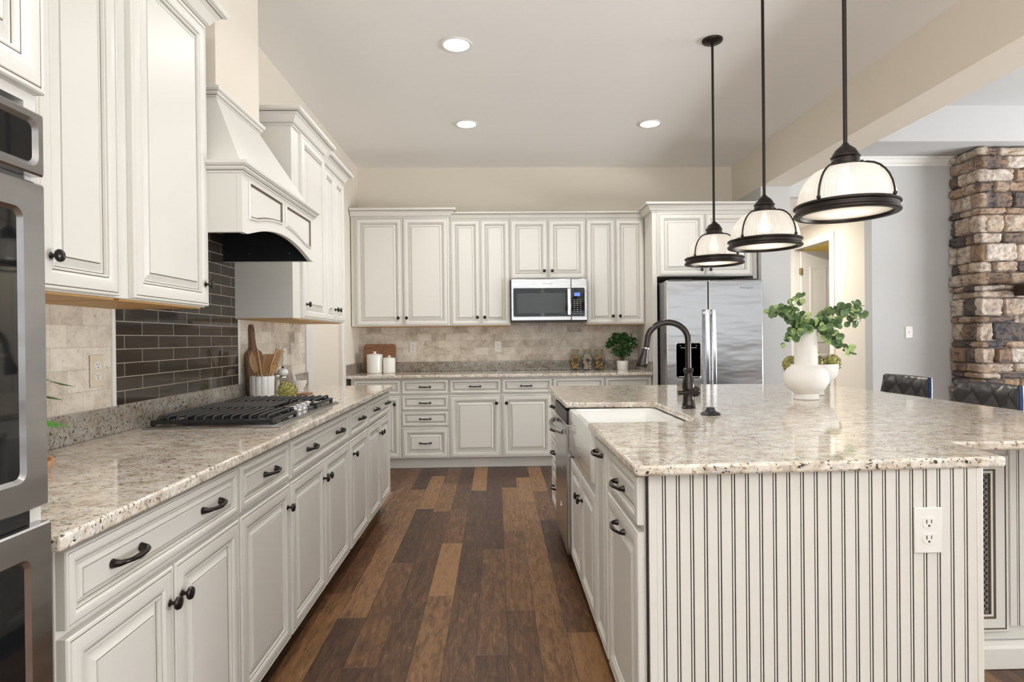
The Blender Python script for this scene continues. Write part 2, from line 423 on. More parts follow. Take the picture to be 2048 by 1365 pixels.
for x0, x1, z0, z1 in ((-1.6, -1.2, 0, 3.4), (2.4, 3.6, 0, 3.4), (7.2, 8.2, 0, 3.4), (-1.2, 2.4, 0, .75), (-1.2, 2.4, 2.75, 3.4), (3.6, 7.2, 0, 1.0), (3.6, 7.2, 2.6, 3.4)): wb.box(x0, x1, Y0 - .12, Y0, z0, z1)
struct('wall_rear', wb, 'wallcool', smooth=0)
def window(name, horizontal, a0, a1, z0, z1, c, nmull):
    f = MB()
    def bx(p0, p1, q0, q1):
        if horizontal: f.box(p0, p1, c - .03, c + .03, q0, q1)
        else: f.box(c - .03, c + .03, p0, p1, q0, q1)
    bx(a0, a1, z0, z0 + .06); bx(a0, a1, z1 - .06, z1)
    for i in range(nmull + 1):
        p = a0 + (a1 - a0 - .06) * i / nmull; bx(p, p + .06, z0 + .06, z1 - .06)
    o = struct(name, f, 'trimwhite', smooth=0); return o
window('window_1', True, -1.2, 2.4, .75, 2.75, Y0 - .06, 3)
window('window_2', True, 3.6, 7.2, 1.0, 2.6, Y0 - .06, 3)
window('window_3', False, 0, 4.4, .5, 2.75, 8.16, 4)
# hall seen through the opening
XH = 4.13
wh = MB(); wh.box(XH, XH + .12, YG + .12, 7.28, 0, 2.7); wh.box(XH, XH + .12, 8.2, 8.6, 0, 2.7); wh.box(XH, XH + .12, 7.28, 8.2, 2.44, 2.7)
wh.box(2.6, XH + .12, 8.55, 8.67, 0, 2.7); wh.box(3.95, XH, YG + .12, 6.75, 0, 2.7)
struct('wall_hall', wh, 'wall', smooth=0)
struct('ceiling_hall', B(2.6, 5.6, YG + .12, 8.67, 2.7, 2.75), 'ceil', smooth=0)
wy = MB(); wy.box(XH + .12, 5.6, 8.9, 9.0, 0, 2.7); wy.box(5.55, 5.65, 6.6, 9.0, 0, 2.7)
struct('wall_closet', wy, 'yellow', smooth=0)
cs = MB(); cs.box(XH - .018, XH, 8.17, 8.27, 0, 2.52); cs.box(XH - .018, XH, 7.2, 7.29, 0, 2.52); cs.box(XH - .018, XH, 7.29, 8.17, 2.43, 2.52)
cs.box(XH, XH + .12, 8.17, 8.199, 0, 2.43); cs.box(XH, XH + .12, 7.281, 7.30, 0, 2.43)
struct('trim_2', cs, 'trimwhite', bevel=.004)
dr = MB()
dr.box(0, .80, 0, .04, 0.01, 2.41)
d3 = struct('door_1', dr, 'trimwhite', bevel=.003); d3.location = (XH + .06, 8.11, 0); d3.rotation_euler = (0, 0, math.radians(2))
pm = MB()
for x0, ww in ((.11, .25), (.44, .25)):
    for z0, hh in ((.25, .75), (1.15, 1.05)): pm.rings(ww, hh, [(0, .0, 0), (.012, .007, 0), (.03, .007, 0), (.05, .002, 0)], x0, z0)
pm.build('panel', 'trimwhite', d3)
hg = MB()
for z in (2.13, 1.2, .25): hg.box(-.03, .012, -.012, 0, z - .045, z + .045); hg.lathe([(.008, -.05), (.008, .05)], 10, (-.012, -.014, z))
hg.build('hinge', 'brass', d3)
# left wall door behind the corner
cs = MB(); cs.box(XW, XW + .02, 4.575, 4.725, .0, 2.24); cs.box(XW, XW + .02, 5.66, 5.75, 0, 2.24); cs.box(XW, XW + .02, 4.725, 5.66, 2.15, 2.24)
struct('trim_3', cs, 'trimwhite', bevel=.004)
struct('door_gap_shade', B(XW - .06, XW + .001, 4.731, 4.752, .01, 2.14), 'mantelwood', smooth=0)  # dark colour painted in for the shaded gap between casing and door
dl = MB().box(XW - .06, XW - .022, 4.755, 5.655, .01, 2.14)
d4 = struct('door_2', dl, 'wall', bevel=.003)
struct('baseboard_left', B(XW, XW + .015, 5.76, 5.80, 0, .13), 'trimwhite', smooth=0)
struct('baseboard_far', B(3.74, 4.53, YG - .015, YG, 0, .14), 'trimwhite', smooth=0)
# splash tiles are part of the walls
struct('trim_4', B(XW, XW + .010, 1.065, 2.285, 1.0, 1.386), 'trav_left', smooth=0)
struct('trim_5', B(XW, XW + .012, 2.305, 3.385, 1.0, 2.30), 'darktile', smooth=0)
struct('trim_6', B(XW, XW + .010, 3.405, 4.565, 1.0, 1.386), 'trav_left', smooth=0)
pc = MB(); pc.box(XW, XW + .016, 2.285, 2.305, 1.0, 1.9); pc.box(XW, XW + .016, 3.385, 3.405, 1.0, 1.9)
struct('trim_7', pc, 'trimwhite', bevel=.004)
struct('trim_8', B(XW, 1.515, YB - .010, YB, 1.0, 1.45), 'trav_back', smooth=0)

# ------------------------------------------------------------------ cabinets
def dprof(s):
    P = [(0, 0, 0), (0, .016, 0), (.0025, .0192, 0), (.0075, .020, 0), (.0085, .0180, 0), (.0108, .0180, 1), (.0122, .0197, 0), (.022, .0215, 0), (.032, .0222, 0), (.040, .0212, 0),
         (.0465, .0185, 0), (.048, .0155, 0), (.0503, .0155, 1), (.052, .0172, 0), (.0565, .0165, 0), (.058, .0080, 0), (.0605, .0078, 1), (.062, .0070, 0), (.083, .0172, 0), (.0840, .0152, 0), (.0862, .0152, 1), (.087, .0185, 0)]
    return [(a * s, d, g) for a, d, g in P]
def knob(parent, x, z, y=-.02):
    k = MB().lathe([(.010, 0), (.009, .003), (.005, .006), (.0045, .014), (.008, .017), (.0155, .020), (.0165, .024), (.0145, .028), (.011, .0285), (.009, .030), (.0, .031)], 16, (x, y, z), axis='-y')
    return k.build('knob', 'bronze', parent)
def pull(parent, x, z, y=-.02, L=.1):
    h = L / 2
    k = MB()
    k.tube([(x - h, y, z), (x - h, y - .006, z), (x - h + .002, y - .016, z), (x - h + .012, y - .024, z + .001), (x - h * .5, y - .027, z), (x, y - .028, z - .001), (x + h * .5, y - .027, z), (x + h - .012, y - .024, z + .001), (x + h - .002, y - .016, z), (x + h, y - .006, z), (x + h, y, z)],
           [.0105, .0090, .0066, .0052, .0053, .0068, .0053, .0052, .0066, .0090, .0105], 10)
    return k.build('pull', 'bronze', parent)
def cabinet(name, label, loc, rz, w_, z0, z1, depth, fronts, group=None, toe=True, cat='cabinet', under=False, side=None):
    t = thing(name, label, cat, loc, rz, group)
    c = MB(); c.box(0, w_, 0, depth, z0, z1)
    c.build('carcass', 'paint', t, smooth=0, bevel=.0015, bseg=1)
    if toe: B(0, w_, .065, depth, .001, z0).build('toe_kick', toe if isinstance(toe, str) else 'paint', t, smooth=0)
    if under: B(.012, w_ - .012, .012, depth - .002, z0 - .006, z0).build('underside', 'inside', t, smooth=0)
    for f in fronts:
        kind, x0, x1, a, b_ = f[:5]; s = f[5]; hw = f[6] if len(f) > 6 else []
        d = MB().rings(x1 - x0, b_ - a, dprof(s), x0, a, -.0005).build('door' if kind == 'D' else 'drawer', ['paint', 'glaze'], t, smooth=30)
        for h in hw:
            if h[0] == 'k': knob(d, h[1], h[2])
            else: pull(d, h[1], h[2])
    return t
G_LB = 'cream base cabinets along the left wall'
# left run: face at X=-.82 (doors to -.80); local x runs along +Y, local z up
FX = -.82; DEP = .627
ys = [1.128, 1.885, 2.337, 3.277, 3.744, 4.515]
dz0, dz1, rz0, rz1 = .112, .705, .722, .868
def left_base(i, label, drawers, doors):
    y0 = ys[i]; w_ = ys[i + 1] - ys[i]; fr = []
    for (a, b_, pulls) in drawers: fr.append(('W', a - y0, b_ - y0, rz0, rz1, .56, [('p', p - y0, .797) for p in pulls]))
    for (a, b_, k) in doors: fr.append(('D', a - y0, b_ - y0, dz0, dz1, 1.0, [('k', k - y0, .622)] if k else []))
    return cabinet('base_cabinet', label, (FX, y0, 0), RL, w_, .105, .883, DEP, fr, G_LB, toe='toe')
left_base(0, 'cream base cabinet beside the wall ovens, wide drawer over two doors', [(1.131, 1.876, (1.315, 1.698))], [(1.131, 1.498, 1.475), (1.507, 1.876, 1.532)])
left_base(1, 'cream narrow base cabinet between ovens-side unit and cooktop unit, one drawer', [(1.89, 2.332, (2.133,))], [(1.89, 2.332, 2.30)])
left_base(2, 'cream wide base cabinet directly under the gas cooktop, two pulls on its drawer', [(2.35, 3.264, (2.60, 3.06))], [(2.35, 2.803, 2.775), (2.811, 3.264, 2.84)])
left_base(3, 'cream narrow base cabinet just past the cooktop, one drawer and one door', [(3.296, 3.736, (3.55,))], [(3.296, 3.736, 3.36)])
left_base(4, 'cream end base cabinet of the left run nearest the back wall', [(3.766, 4.507, (3.985, 4.385))], [(3.766, 4.13, 4.10), (4.137, 4.507, 4.17)])

# back run
G_BB = 'cream base cabinets along the back wall'
YF = 5.81
cols = [(-1.40, -.918), (-.918, -.459), (-.459, .047), (.047, .543), (.543, 1.05), (1.05, 1.514)]
fz = [(.112, .401), (.420, .559), (.574, .713), (.728, .866)]
def back_base(i, label, fr):
    x0, x1 = cols[i]
    fr = [(k, a - x0, b_ - x0, c, d, s, [(h[0], h[1] - x0, h[2]) for h in hw]) for k, a, b_, c, d, s, hw in fr]
    return cabinet('base_cabinet', label, (x0, YF, 0), RB, x1 - x0, .105, .883, YB - YF - .003, fr, G_BB, toe='paint')
back_base(0, 'cream corner base cabinet at left end of the back run, below white canisters', [('W', -1.37, -.926, .728, .866, .56, []), ('D', -1.37, -.926, .112, .713, 1.0, [('k', -.98, .635)])])
back_base(1, 'cream base cabinet with a stack of four drawers', [('W', -.911, -.466, a, b_, .56 if i else 1.0, [('p', -.688, (a + b_) / 2)]) for i, (a, b_) in enumerate(fz)])
back_base(2, 'cream base cabinet right of the four-drawer stack, door knob at its right', [('W', -.451, .040, .728, .866, .56, [('p', -.205, .797)]), ('D', -.451, .040, .112, .713, 1.1, [('k', -.001, .635)])])
back_base(3, 'cream base cabinet beside the dishwasher end of island, door knob at its left', [('W', .054, .538, .728, .866, .56, [('p', .288, .797)]), ('D', .054, .538, .112, .713, 1.1, [('k', .095, .635)])])
back_base(4, 'cream base cabinet below the glass jars, only its drawer top showing over island', [('W', .550, 1.043, .728, .866, .56, []), ('D', .550, 1.043, .112, .713, 1.1, [('k', 1.0, .635)])])
back_base(5, 'cream base cabinet next to refrigerator panel, below the potted shrub', [('W', 1.058, 1.508, .728, .866, .56, []), ('D', 1.058, 1.508, .112, .713, 1.1, [('k', 1.10, .635)])])

# wall cabinets
CP = [(0, 0, 0), (.010, 0, 0), (.010, .008, 0), (.012, .010, 1), (.014, .012, 0), (.022, .016, 0), (.030, .030, 0), (.040, .046, 0), (.054, .058, 0), (.056, .062, 1), (.058, .064, 0), (.070, .066, 0), (.074, .072, 0), (.074, .084, 0), (0, .084, 0)]
def crown_for(t, w_, z, depth, left, right, s=1.0):
    pth = []
    if left: pth.append((0, depth, z))
    pth += [(0, 0, z), (w_, 0, z)]
    if right: pth.append((w_, depth, z))
    MB().sweep([(a * s, b_ * s, g) for a, b_, g in CP], pth).build('crown_moulding', ['paint', 'glaze'], t, smooth=30)
G_BU = 'cream wall cabinets on the back wall'
def back_upper(x0, x1, z0, yf, label, doors, zt=2.462, cr=None, **kw):
    t = cabinet('wall_cabinet', label, (x0, yf, 0), RB, x1 - x0, z0, zt + .010, YB - yf - .003, [('D', a - x0, b_ - x0, z0 + .006, zt, 1.0 if b_ - a > .33 else .9, [('k', k - x0, z0 + .082)]) for a, b_, k in doors], G_BU, toe=False, under=True, **kw)
    if cr: crown_for(t, x1 - x0, zt + .008, YB - yf - .003, *cr)
    return t
back_upper(-1.44, -.462, 1.390, 6.045, 'cream tall wall cabinet at left corner of back wall, wider pair of doors', [(-1.392, -.929, -.972), (-.919, -.469, -.888)], zt=2.470, cr=(False, True, 1.0))
back_upper(-.461, .150, 1.390, 6.075, 'cream wall cabinet with narrow door pair left of microwave', [(-.446, -.154, -.184), (-.146, .143, -.11)], zt=2.452, cr=(False, False, .8))
back_upper(.151, .919, 1.852, 6.075, 'cream short wall cabinet directly above the microwave', [(.157, .530, .495), (.540, .912, .575)], zt=2.452, cr=(False, False, .8))
back_upper(.920, 1.514, 1.390, 6.075, 'cream wall cabinet with narrow door pair right of microwave', [(.926, 1.217, 1.187), (1.226, 1.510, 1.26)], zt=2.452, cr=(False, False, .8))
# refrigerator enclosure
t = thing('refrigerator_cabinet', 'cream cabinet surround over and beside the steel refrigerator', 'cabinet', (1.518, 5.76, 0))
B(0, .044, 0, .641, 0.001, 2.47).build('side_panel', 'paint', t, bevel=.002)
B(.983, 1.02, 0, .641, 0.001, 2.47).build('side_panel', 'paint', t, bevel=.002)
B(.045, .982, 0, .64, 1.84, 2.47).build('carcass', 'paint', t, bevel=.001)
for a, b_, k in ((.063, .508, .47), (.516, .958, .555)):
    d = MB().rings(b_ - a, .595, dprof(1.0), a, 1.848, -.0005).build('door', ['paint', 'glaze'], t, smooth=30); knob(d, k, 1.90)
crown_for(t, 1.02, 2.462, .30, True, False, 1.0)

# left wall cabinets
G_LU = 'cream wall cabinets on the left wall'
def left_upper(y0, y1, z0, zt, label, doors, xf=-1.12, cr=None):
    t = cabinet('wall_cabinet', label, (xf, y0, 0), RL, y1 - y0, z0, zt + .01, xf - XW - .003, [('D', a - y0, b_ - y0, z0 + .004, zt, 1.0, [('k', k - y0, z0 + .085)] if k else []) for a, b_, k in doors], G_LU, toe=False, under=True)
    if cr: crown_for(t, y1 - y0, zt + .008, xf - XW - .003, *cr)
    return t
left_upper(1.066, 1.822, 1.388, 2.46, 'cream wall cabinet beside the wall ovens, partly behind oven edge', [(1.09, 1.468, 1.43), (1.476, 1.792, 1.515)], cr=(False, False))
left_upper(1.823, 2.345, 1.388, 2.46, 'cream wall cabinet just before the range hood, knob at lower right', [(1.862, 2.336, 2.305)], cr=(False, True))
left_upper(3.352, 3.945, 1.382, 2.44, 'cream tall wall cabinet just past the range hood, single door and higher crown', [(3.475, 3.938, 3.52)], cr=(True, True))
left_upper(3.946, 4.46, 1.382, 2.395, 'cream wall cabinet at far end of left wall, two slim doors', [(3.956, 4.2, 4.165), (4.206, 4.452, 4.24)], xf=-1.127, cr=(False, True))

# worktops
def worktop(label, poly, splash, rad=.006):
    t = thing('countertop', label, 'countertop', (0, 0, 0))
    MB().prism(poly, .884, .914).build('slab', 'granite', t, bevel=rad, bseg=3)
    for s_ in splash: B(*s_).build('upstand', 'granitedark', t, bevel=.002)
    return t
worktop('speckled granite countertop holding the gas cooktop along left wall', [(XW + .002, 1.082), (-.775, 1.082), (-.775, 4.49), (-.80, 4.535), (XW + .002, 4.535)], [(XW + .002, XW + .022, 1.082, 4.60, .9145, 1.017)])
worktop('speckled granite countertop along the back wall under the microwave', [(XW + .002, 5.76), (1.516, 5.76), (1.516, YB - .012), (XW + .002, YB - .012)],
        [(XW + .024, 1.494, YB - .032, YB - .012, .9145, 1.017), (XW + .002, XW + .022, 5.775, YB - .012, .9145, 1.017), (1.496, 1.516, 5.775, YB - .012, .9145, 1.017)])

# ------------------------------------------------------------------ range hood
t = thing('range_hood', 'cream mantel range hood with arched apron above the cooktop', 'range hood', (-.97, 2.335, 0), RL)
HW, HD = .905, .476     # width along local x, depth to wall
Z0, Z1 = 1.677, 1.925
def arch(x):
    u = min(1, abs(x - HW / 2) / (HW / 2 - .025))
    return Z0 + .064 * max(0, 1 - (u / .95) ** 2) ** 1.12
N = 36
fp = MB(); pts = [(HW * i / N, arch(HW * i / N)) for i in range(N + 1)]
fp.prism(pts + [(HW, Z1), (0, Z1)], 0, .02, axis='y')
fp.build('apron', 'paint', t, smooth=20)
fr = MB(); G = []
for (a, b_) in ((.06, .43), (.475, .845)):
    xs = [a + (b_ - a) * i / 14 for i in range(15)]
    lo = [(x, max(arch(x) + .042, Z0 + .058 + .3 * (arch(x) - Z0))) for x in xs]
    top = Z1 - .035
    inner = lo + [(b_, top), (a, top)]
    for ins, y, mi in ((0, -.0005, 0),):
        # recessed panel: raised border strip then sunk field
        k = len(inner); cxm = (a + b_) / 2; czm = sum(p[1] for p in inner) / k
        def shrink(q): return [(x + (.004 if x <= a + 1e-6 else (-.004 if x >= b_ - 1e-6 else 0)) * q, z + (-.004 * q if z == top else .004 * q)) for x, z in inner]
        L0, L1, L2, L3 = inner, shrink(1), shrink(2.2), shrink(4)
        def strip(A, ya, Bq, yb, mi):
            for i in range(k):
                j = (i + 1) % k
                fr.add([(A[i][0], ya, A[i][1]), (A[j][0], ya, A[j][1]), (Bq[j][0], yb, Bq[j][1]), (Bq[i][0], yb, Bq[i][1])], [(0, 1, 2, 3)], mi)
        strip(L0, -.001, L1, -.007, 0); strip(L1, -.007, L2, -.007, 0); strip(L2, -.007, L3, -.0012, 1)
fr.build('panel_moulding', ['paint', 'glaze'], t, smooth=30)
for a in (0, HW - .02): B(a, a + .02, .0205, HD, Z0, Z1).build('side', 'paint', t, smooth=0)
ln = MB(); ln.box(.0205, .026, .021, HD, Z0 + .001, Z1 - .02); ln.box(HW - .026, HW - .0205, .021, HD, Z0 + .001, Z1 - .02); ln.box(.026, HW - .026, .0205, HD, Z1 - .03, Z1 - .02)
ln.build('liner', 'darkliner', t, smooth=0)
rv = MB()
for yy in (.12, .33): rv.lathe([(.004, 0), (.003, .002), (0, .003)], 8, (HW - .026, yy, 1.72), axis='-x')
rv.build('screw', 'steel', t)
MP = [(0, 0, 0), (.006, 0, 0), (.008, .006, 0), (.009, .009, 1), (.011, .011, 0), (.018, .014, 0), (.018, .022, 0), (.020, .024, 1), (.022, .027, 0), (.030, .030, 0), (.030, .042, 0), (0, .042, 0)]
MB().sweep(MP, [(0, HD - .01, Z1 - .02), (0, 0, Z1 - .02), (HW, 0, Z1 - .02), (HW, HD - .01, Z1 - .02)]).build('mantel_moulding', ['paint', 'glaze'], t, smooth=30)
c0, c1, cd, zt = .222, .688, .195, 2.285
tp = MB(); z = Z1 + .0225
lo = [(-.004, -.004, z), (HW + .004, -.004, z), (HW + .004, HD, z), (-.004, HD, z)]
hi = [(c0, cd, zt), (c1, cd, zt), (c1, HD, zt), (c0, HD, zt)]
lo = [(.004, .006, z), (HW - .004, .006, z), (HW - .004, HD, z), (.004, HD, z)]
tp.add(lo + hi, [(0, 1, 5, 4), (1, 2, 6, 5), (2, 3, 7, 6), (3, 0, 4, 7), (3, 2, 1, 0), (4, 5, 6, 7)])
tp.build('tapered_body', 'paint', t, smooth=0)
MB().sweep([(a * .7, b_, g) for a, b_, g in MP], [(c0, HD - .005, zt), (c0, cd, zt), (c1, cd, zt), (c1, HD - .005, zt)]).build('collar_moulding', ['paint', 'glaze'], t, smooth=30)
B(c0 + .001, c1 - .001, cd + .001, HD, zt + .001, ZC - .001).build('chimney', 'wall', t, smooth=0)

# ------------------------------------------------------------------ wall ovens in their tower
t = thing('oven_cabinet', 'cream tall cabinet at left edge housing the double wall ovens', 'cabinet', (-.79, .28, 0), RL)
TW = .778
c = MB(); c.box(0, TW, 0, .655, 1.665, 2.47); c.box(0, .03, 0, .655, .1, 1.665); c.box(TW - .026, TW, 0, .655, .1, 1.665); c.box(.03, TW - .026, 0, .655, .1, .28); c.box(.03, TW - .026, .60, .655, .28, 1.665)
c.build('carcass', 'paint', t, smooth=0)
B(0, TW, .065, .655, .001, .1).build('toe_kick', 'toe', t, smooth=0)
for a, b_, k in ((.008, .386, .36), (.392, TW - .002, .42)):
    d = MB().rings(b_ - a, .78, dprof(1.0), a, 1.682, -.0005).build('door', ['paint', 'glaze'], t, smooth=30); knob(d, k, 1.76)
crown_for(t, TW, 2.465, .6, False, False)
t = thing('wall_oven', 'stainless double wall oven with black glass windows at left edge', 'oven', (-.79, .28, 0), RL)
OW = TW - .012
B(.032, TW - .028, .002, .59, .285, 1.655).build('body', 'steeldark', t, smooth=0)
def frame(x0, x1, z0, z1, ins, y0, r=.02):
    f = MB()
    def rr(a, b_, c_, d_, rad, y, k=5):
        o = []
        for cx_, cz_, a0 in ((a + rad, c_ + rad, PI), (b_ - rad, c_ + rad, 1.5 * PI), (b_ - rad, d_ - rad, 0), (a + rad, d_ - rad, .5 * PI)):
            for i in range(k + 1): an = a0 + .5 * PI * i / k; o.append((cx_ + rad * math.cos(an), y, cz_ + rad * math.sin(an)))
        return o
    loops = [rr(x0, x1, z0, z1, .003, 0.0), rr(x0, x1, z0, z1, .003, -y0 + .003), rr(x0 + .003, x1 - .003, z0 + .003, z1 - .003, .003, -y0),
             rr(x0 + ins - .007, x1 - ins + .007, z0 + ins - .007, z1 - ins + .007, r + .006, -y0), rr(x0 + ins, x1 - ins, z0 + ins, z1 - ins, r, -y0 + .006)]
    k = len(loops[0])
    for A, Bq in zip(loops, loops[1:]):
        f.add(A + Bq, [(i, (i + 1) % k, k + (i + 1) % k, k + i) for i in range(k)])
    f.add(loops[0], [tuple(range(k - 1, -1, -1))])
    g = MB().add(loops[-1], [tuple(range(k))])
    return f, g
for nm, z0, z1, ins in (('control_panel', 1.539, 1.645, .02), ('oven_door', .981, 1.526, .055), ('oven_door', .40, .952, .055)):
    f, g = frame(.004, TW - .010 + (.006 if z1 == .952 else 0), z0, z1, ins, .022, .012)
    d = f.build(nm, 'steel', t, smooth=40); g.build('glass', 'blackglass', d)
    if nm == 'oven_door':
        h = MB().tube([(.10, -.075, z1 - .045), (.56, -.075, z1 - .045)], .012, 14)
        for xx in (.13, .53): h.tube([(xx, -.023, z1 - .045), (xx, -.07, z1 - .045)], .009, 10)
        h.build('handle', 'steel', d)
B(.004, TW - .03, -.004, .0015, .953, .98).build('vent_strip', 'black', t, smooth=0)

# ------------------------------------------------------------------ gas cooktop
t = thing('cooktop', 'stainless gas cooktop with black cast iron grates on granite', 'cooktop', (-.861, 2.385, .9145), RL)
CW, CD = .915, .53
tr = MB(); tr.box(0, CW, 0, CD, 0, .006); tr.box(.012, CW - .012, .012, CD - .012, .006, .009)
tr.build('tray', 'steel', t, bevel=.002)
bn = MB()
for x, y, r in ((.16, .15, .04), (.16, .39, .05), (.46, .33, .065), (.72, .39, .04), (.72, .16, .05)):
    bn = MB(); bn.lathe([(r * 1.15, 0), (r * 1.15, .008), (r, .012), (r, .018), (r * .8, .024), (0, .025)], 20, (x, y, .0095)); bn.build('burner', 'iron', t)
gz = .043
def grate(x0, x1, y0, y1):
    g = MB(); r = .0065
    def bar(p, q, z=gz): 
        d = (Vector(q) - Vector(p)); L = d.length; d.normalize(); nn = Vector((-d.y, d.x)) * r
        poly = [(p[0] + nn.x, p[1] + nn.y), (p[0] - nn.x, p[1] - nn.y), (q[0] - nn.x, q[1] - nn.y), (q[0] + nn.x, q[1] + nn.y)]
        g.prism(poly, z - .010, z + .004)
    bar((x0, y0), (x1, y0), gz - .016); bar((x0, y1), (x1, y1), gz - .016); bar((x0, y0), (x0, y1), gz - .016); bar((x1, y0), (x1, y1), gz - .016)
    nb = 13
    for i in range(nb):
        y = y0 + .018 + (y1 - y0 - .036) * i / (nb - 1)
        g.tube([(x0, y, .018), (x0 + .003, y, gz - .006), (x0 + .012, y, gz), (x1 - .012, y, gz), (x1 - .003, y, gz - .006), (x1, y, .018)], [.006, .006, .0062, .0062, .006, .006], 8)
    xm = (x0 + x1) / 2; bar((xm, y0 + .02), (xm, y1 - .02), gz - .006)
    for x, y in ((x0, y0), (x1, y0), (x0, y1), (x1, y1)): g.box(x - .008, x + .008, y - .008, y + .008, .0095, gz - .012)
    g.build('grate', 'iron', t, bevel=.002, bseg=1)
grate(.03, .305, .035, .50); grate(.318, .60, .145, .50); grate(.613, .885, .035, .50)
for i, x in enumerate((.345, .415, .485, .555)):
    k = MB(); k.lathe([(.020, 0), (.020, .004), (.016, .008), (.0165, .030), (.0145, .034), (0, .0345)], 18, (x, .075 + .0 * i, .0095)); k.box(x - .010, x + .010, .047, .103, .026, .047)
    k.build('knob', 'chrome', t, bevel=.002, bseg=1)

# ------------------------------------------------------------------ microwave
t = thing('microwave', 'stainless over-the-counter microwave mounted below short wall cabinet', 'microwave', (.155, 5.985, 1.420), RB)
MW, MH = .760, .428
B(0.001, MW - .001, .012, YB - 5.985 - .02, 0, MH - .001).build('body', 'black', t, smooth=0)
sp = .598
f = MB()
def plate(x0, x1):
    m_ = MB()
    return m_
dm = MB(); dm.box(0.001, sp, -.018, .011, .012, MH - .002); d = dm.build('door', 'steel', t, bevel=.004)
pm = MB(); pm.box(sp + .003, MW - .002, -.018, .011, .012, MH - .002); p_ = pm.build('control_panel', 'steel', t, bevel=.004)
gl = MB(); gl.prism([(.022, .058), (.03, .05), (sp - .004, .05), (sp - .004, .335), (.03, .335), (.022, .327)], -.0205, -.0183, axis='y'); wn_ = gl.build('window', 'blackglass', d); B(.058, sp - .062, -.0211, -.0206, .085, .285).build('screen', 'mwscreen', wn_, smooth=0)
gl = MB(); gl.prism([(sp + .006, .05), (MW - .034, .05), (MW - .026, .058), (MW - .026, .327), (MW - .034, .335), (sp + .006, .335)], -.0205, -.0183, axis='y'); gl.build('keypad', 'blackglass', p_)
h = MB(); h.prism([(sp - .040, .062), (sp - .008, .062), (sp - .008, .326), (sp - .040, .326)], -.055, -.043, axis='y'); h.box(sp - .035, sp - .013, -.045, -.021, .07, .09); h.box(sp - .035, sp - .013, -.045, -.021, .30, .32)
h.build('handle', 'chrome', d, bevel=.004)
B(sp + .032, sp + .088, -.0214, -.0206, .252, .286).build('display', 'screen', p_, smooth=0)
k = MB()
for r in range(8):
    for q in range(3): k.box(sp + .024 + q * .031, sp + .040 + q * .031, -.0212, -.0206, .076 + r * .020, .0795 + r * .020)
k.build('key', 'keys', p_, smooth=0)
def text_mesh(name, body, size, parent, loc, m_, rot=(PI / 2, 0, 0), shear=0):
    cu = bpy.data.curves.new(name, 'FONT'); cu.body = body; cu.size = size; cu.align_x = 'CENTER'; cu.align_y = 'CENTER'; cu.extrude = .0004; cu.shear = shear
    cu.materials.append(M[m_]); o = bpy.data.objects.new(name, cu); COL.objects.link(o); 
    dg = bpy.context.evaluated_depsgraph_get(); dg.update(); me = bpy.data.meshes.new_from_object(o.evaluated_get(dg)); bpy.data.objects.remove(o)
    o = bpy.data.objects.new(name, me); COL.objects.link(o); o.parent = parent; o.location = loc; o.rotation_euler = rot; return o
text_mesh('logo_lettering', 'Whirlpool', .018, d, (.355, -.0188, .378), 'steeldark')
lg = MB().tube([(.392 + .02 * math.cos(a), -.0192, .378 + .010 * math.sin(a)) for a in [i * .5 for i in range(13)]], .0016, 6); lg.build('logo_mark', 'chrome', d)

# ------------------------------------------------------------------ refrigerator
t = thing('refrigerator', 'stainless side-by-side refrigerator with dispenser in left door', 'refrigerator', (1.573, 5.50, 0), RB)
FW, FH = .907, 1.778
B(.004, FW - .004, .075, .86, .012, FH - .008).build('body', 'steeldark', t, bevel=.006)
ft = MB()
for x in (.06, FW - .06):
    for y in (.12, .80): ft.lathe([(.02, 0.001), (.02, .013)], 12, (x, y, 0))
ft.build('foot', 'black', t)
B(.01, FW - .01, .066, .0745, .02, .10).build('kick_grille', 'black', t)
sx = .393
dl_ = MB(); dl_.box(0, sx - .002, 0, .07, .11, FH); dl_ = dl_.build('door', 'steel', t, bevel=.012, bseg=4)
dr_ = MB(); dr_.box(sx + .004, FW, 0, .07, .11, FH); dr_ = dr_.build('door', 'steel', t, bevel=.012, bseg=4)
for dd, x in ((dl_, sx - .028), (dr_, sx + .034)):
    h = MB(); pts = []
    for i in range(9):
        z = .62 + (1.505 - .62) * i / 8; y = -.052 - .012 * math.sin(PI * i / 8)
        pts.append((x, y, z))
    vs = []
    for x_, y_, z_ in pts: vs += [(x_ - .017, y_, z_), (x_ + .017, y_, z_), (x_ + .017, y_ + .014, z_), (x_ - .017, y_ + .014, z_)]
    fs = [(i * 4 + j, i * 4 + (j + 1) % 4, (i + 1) * 4 + (j + 1) % 4, (i + 1) * 4 + j) for i in range(8) for j in range(4)] + [(3, 2, 1, 0), (32, 33, 34, 35)]
    h.add(vs, fs); h.box(x - .012, x + .012, -.042, 0, .635, .665); h.box(x - .012, x + .012, -.042, 0, 1.46, 1.49)
    h.build('handle', 'chrome', dd, bevel=.003)
f, g = frame(.086, .322, .868, 1.20, .008, .006, .02)
dsp = g.build('dispenser', 'blackglass', dl_)
f.build('bezel', 'chrome', dsp, smooth=40)
for o in (dsp,):
    pass
pd = MB(); pd.box(.185, .215, -.012, -.001, .985, 1.10); pd.box(.175, .225, -.012, -.001, .97, .99); pd.box(.11, .30, -.010, -.001, .88, .888)
pd.box(.13, .28, -.004, -.0005, 1.15, 1.155); pd.box(.12, .135, -.004, -.0005, 1.17, 1.175); pd.box(.27, .285, -.004, -.0005, 1.17, 1.175); pd.build('paddle', 'keys', dsp, bevel=.002)
text_mesh('logo_lettering', 'Whirlpool', .030, dr_, (.75, -.0008, 1.703), 'steeldark')
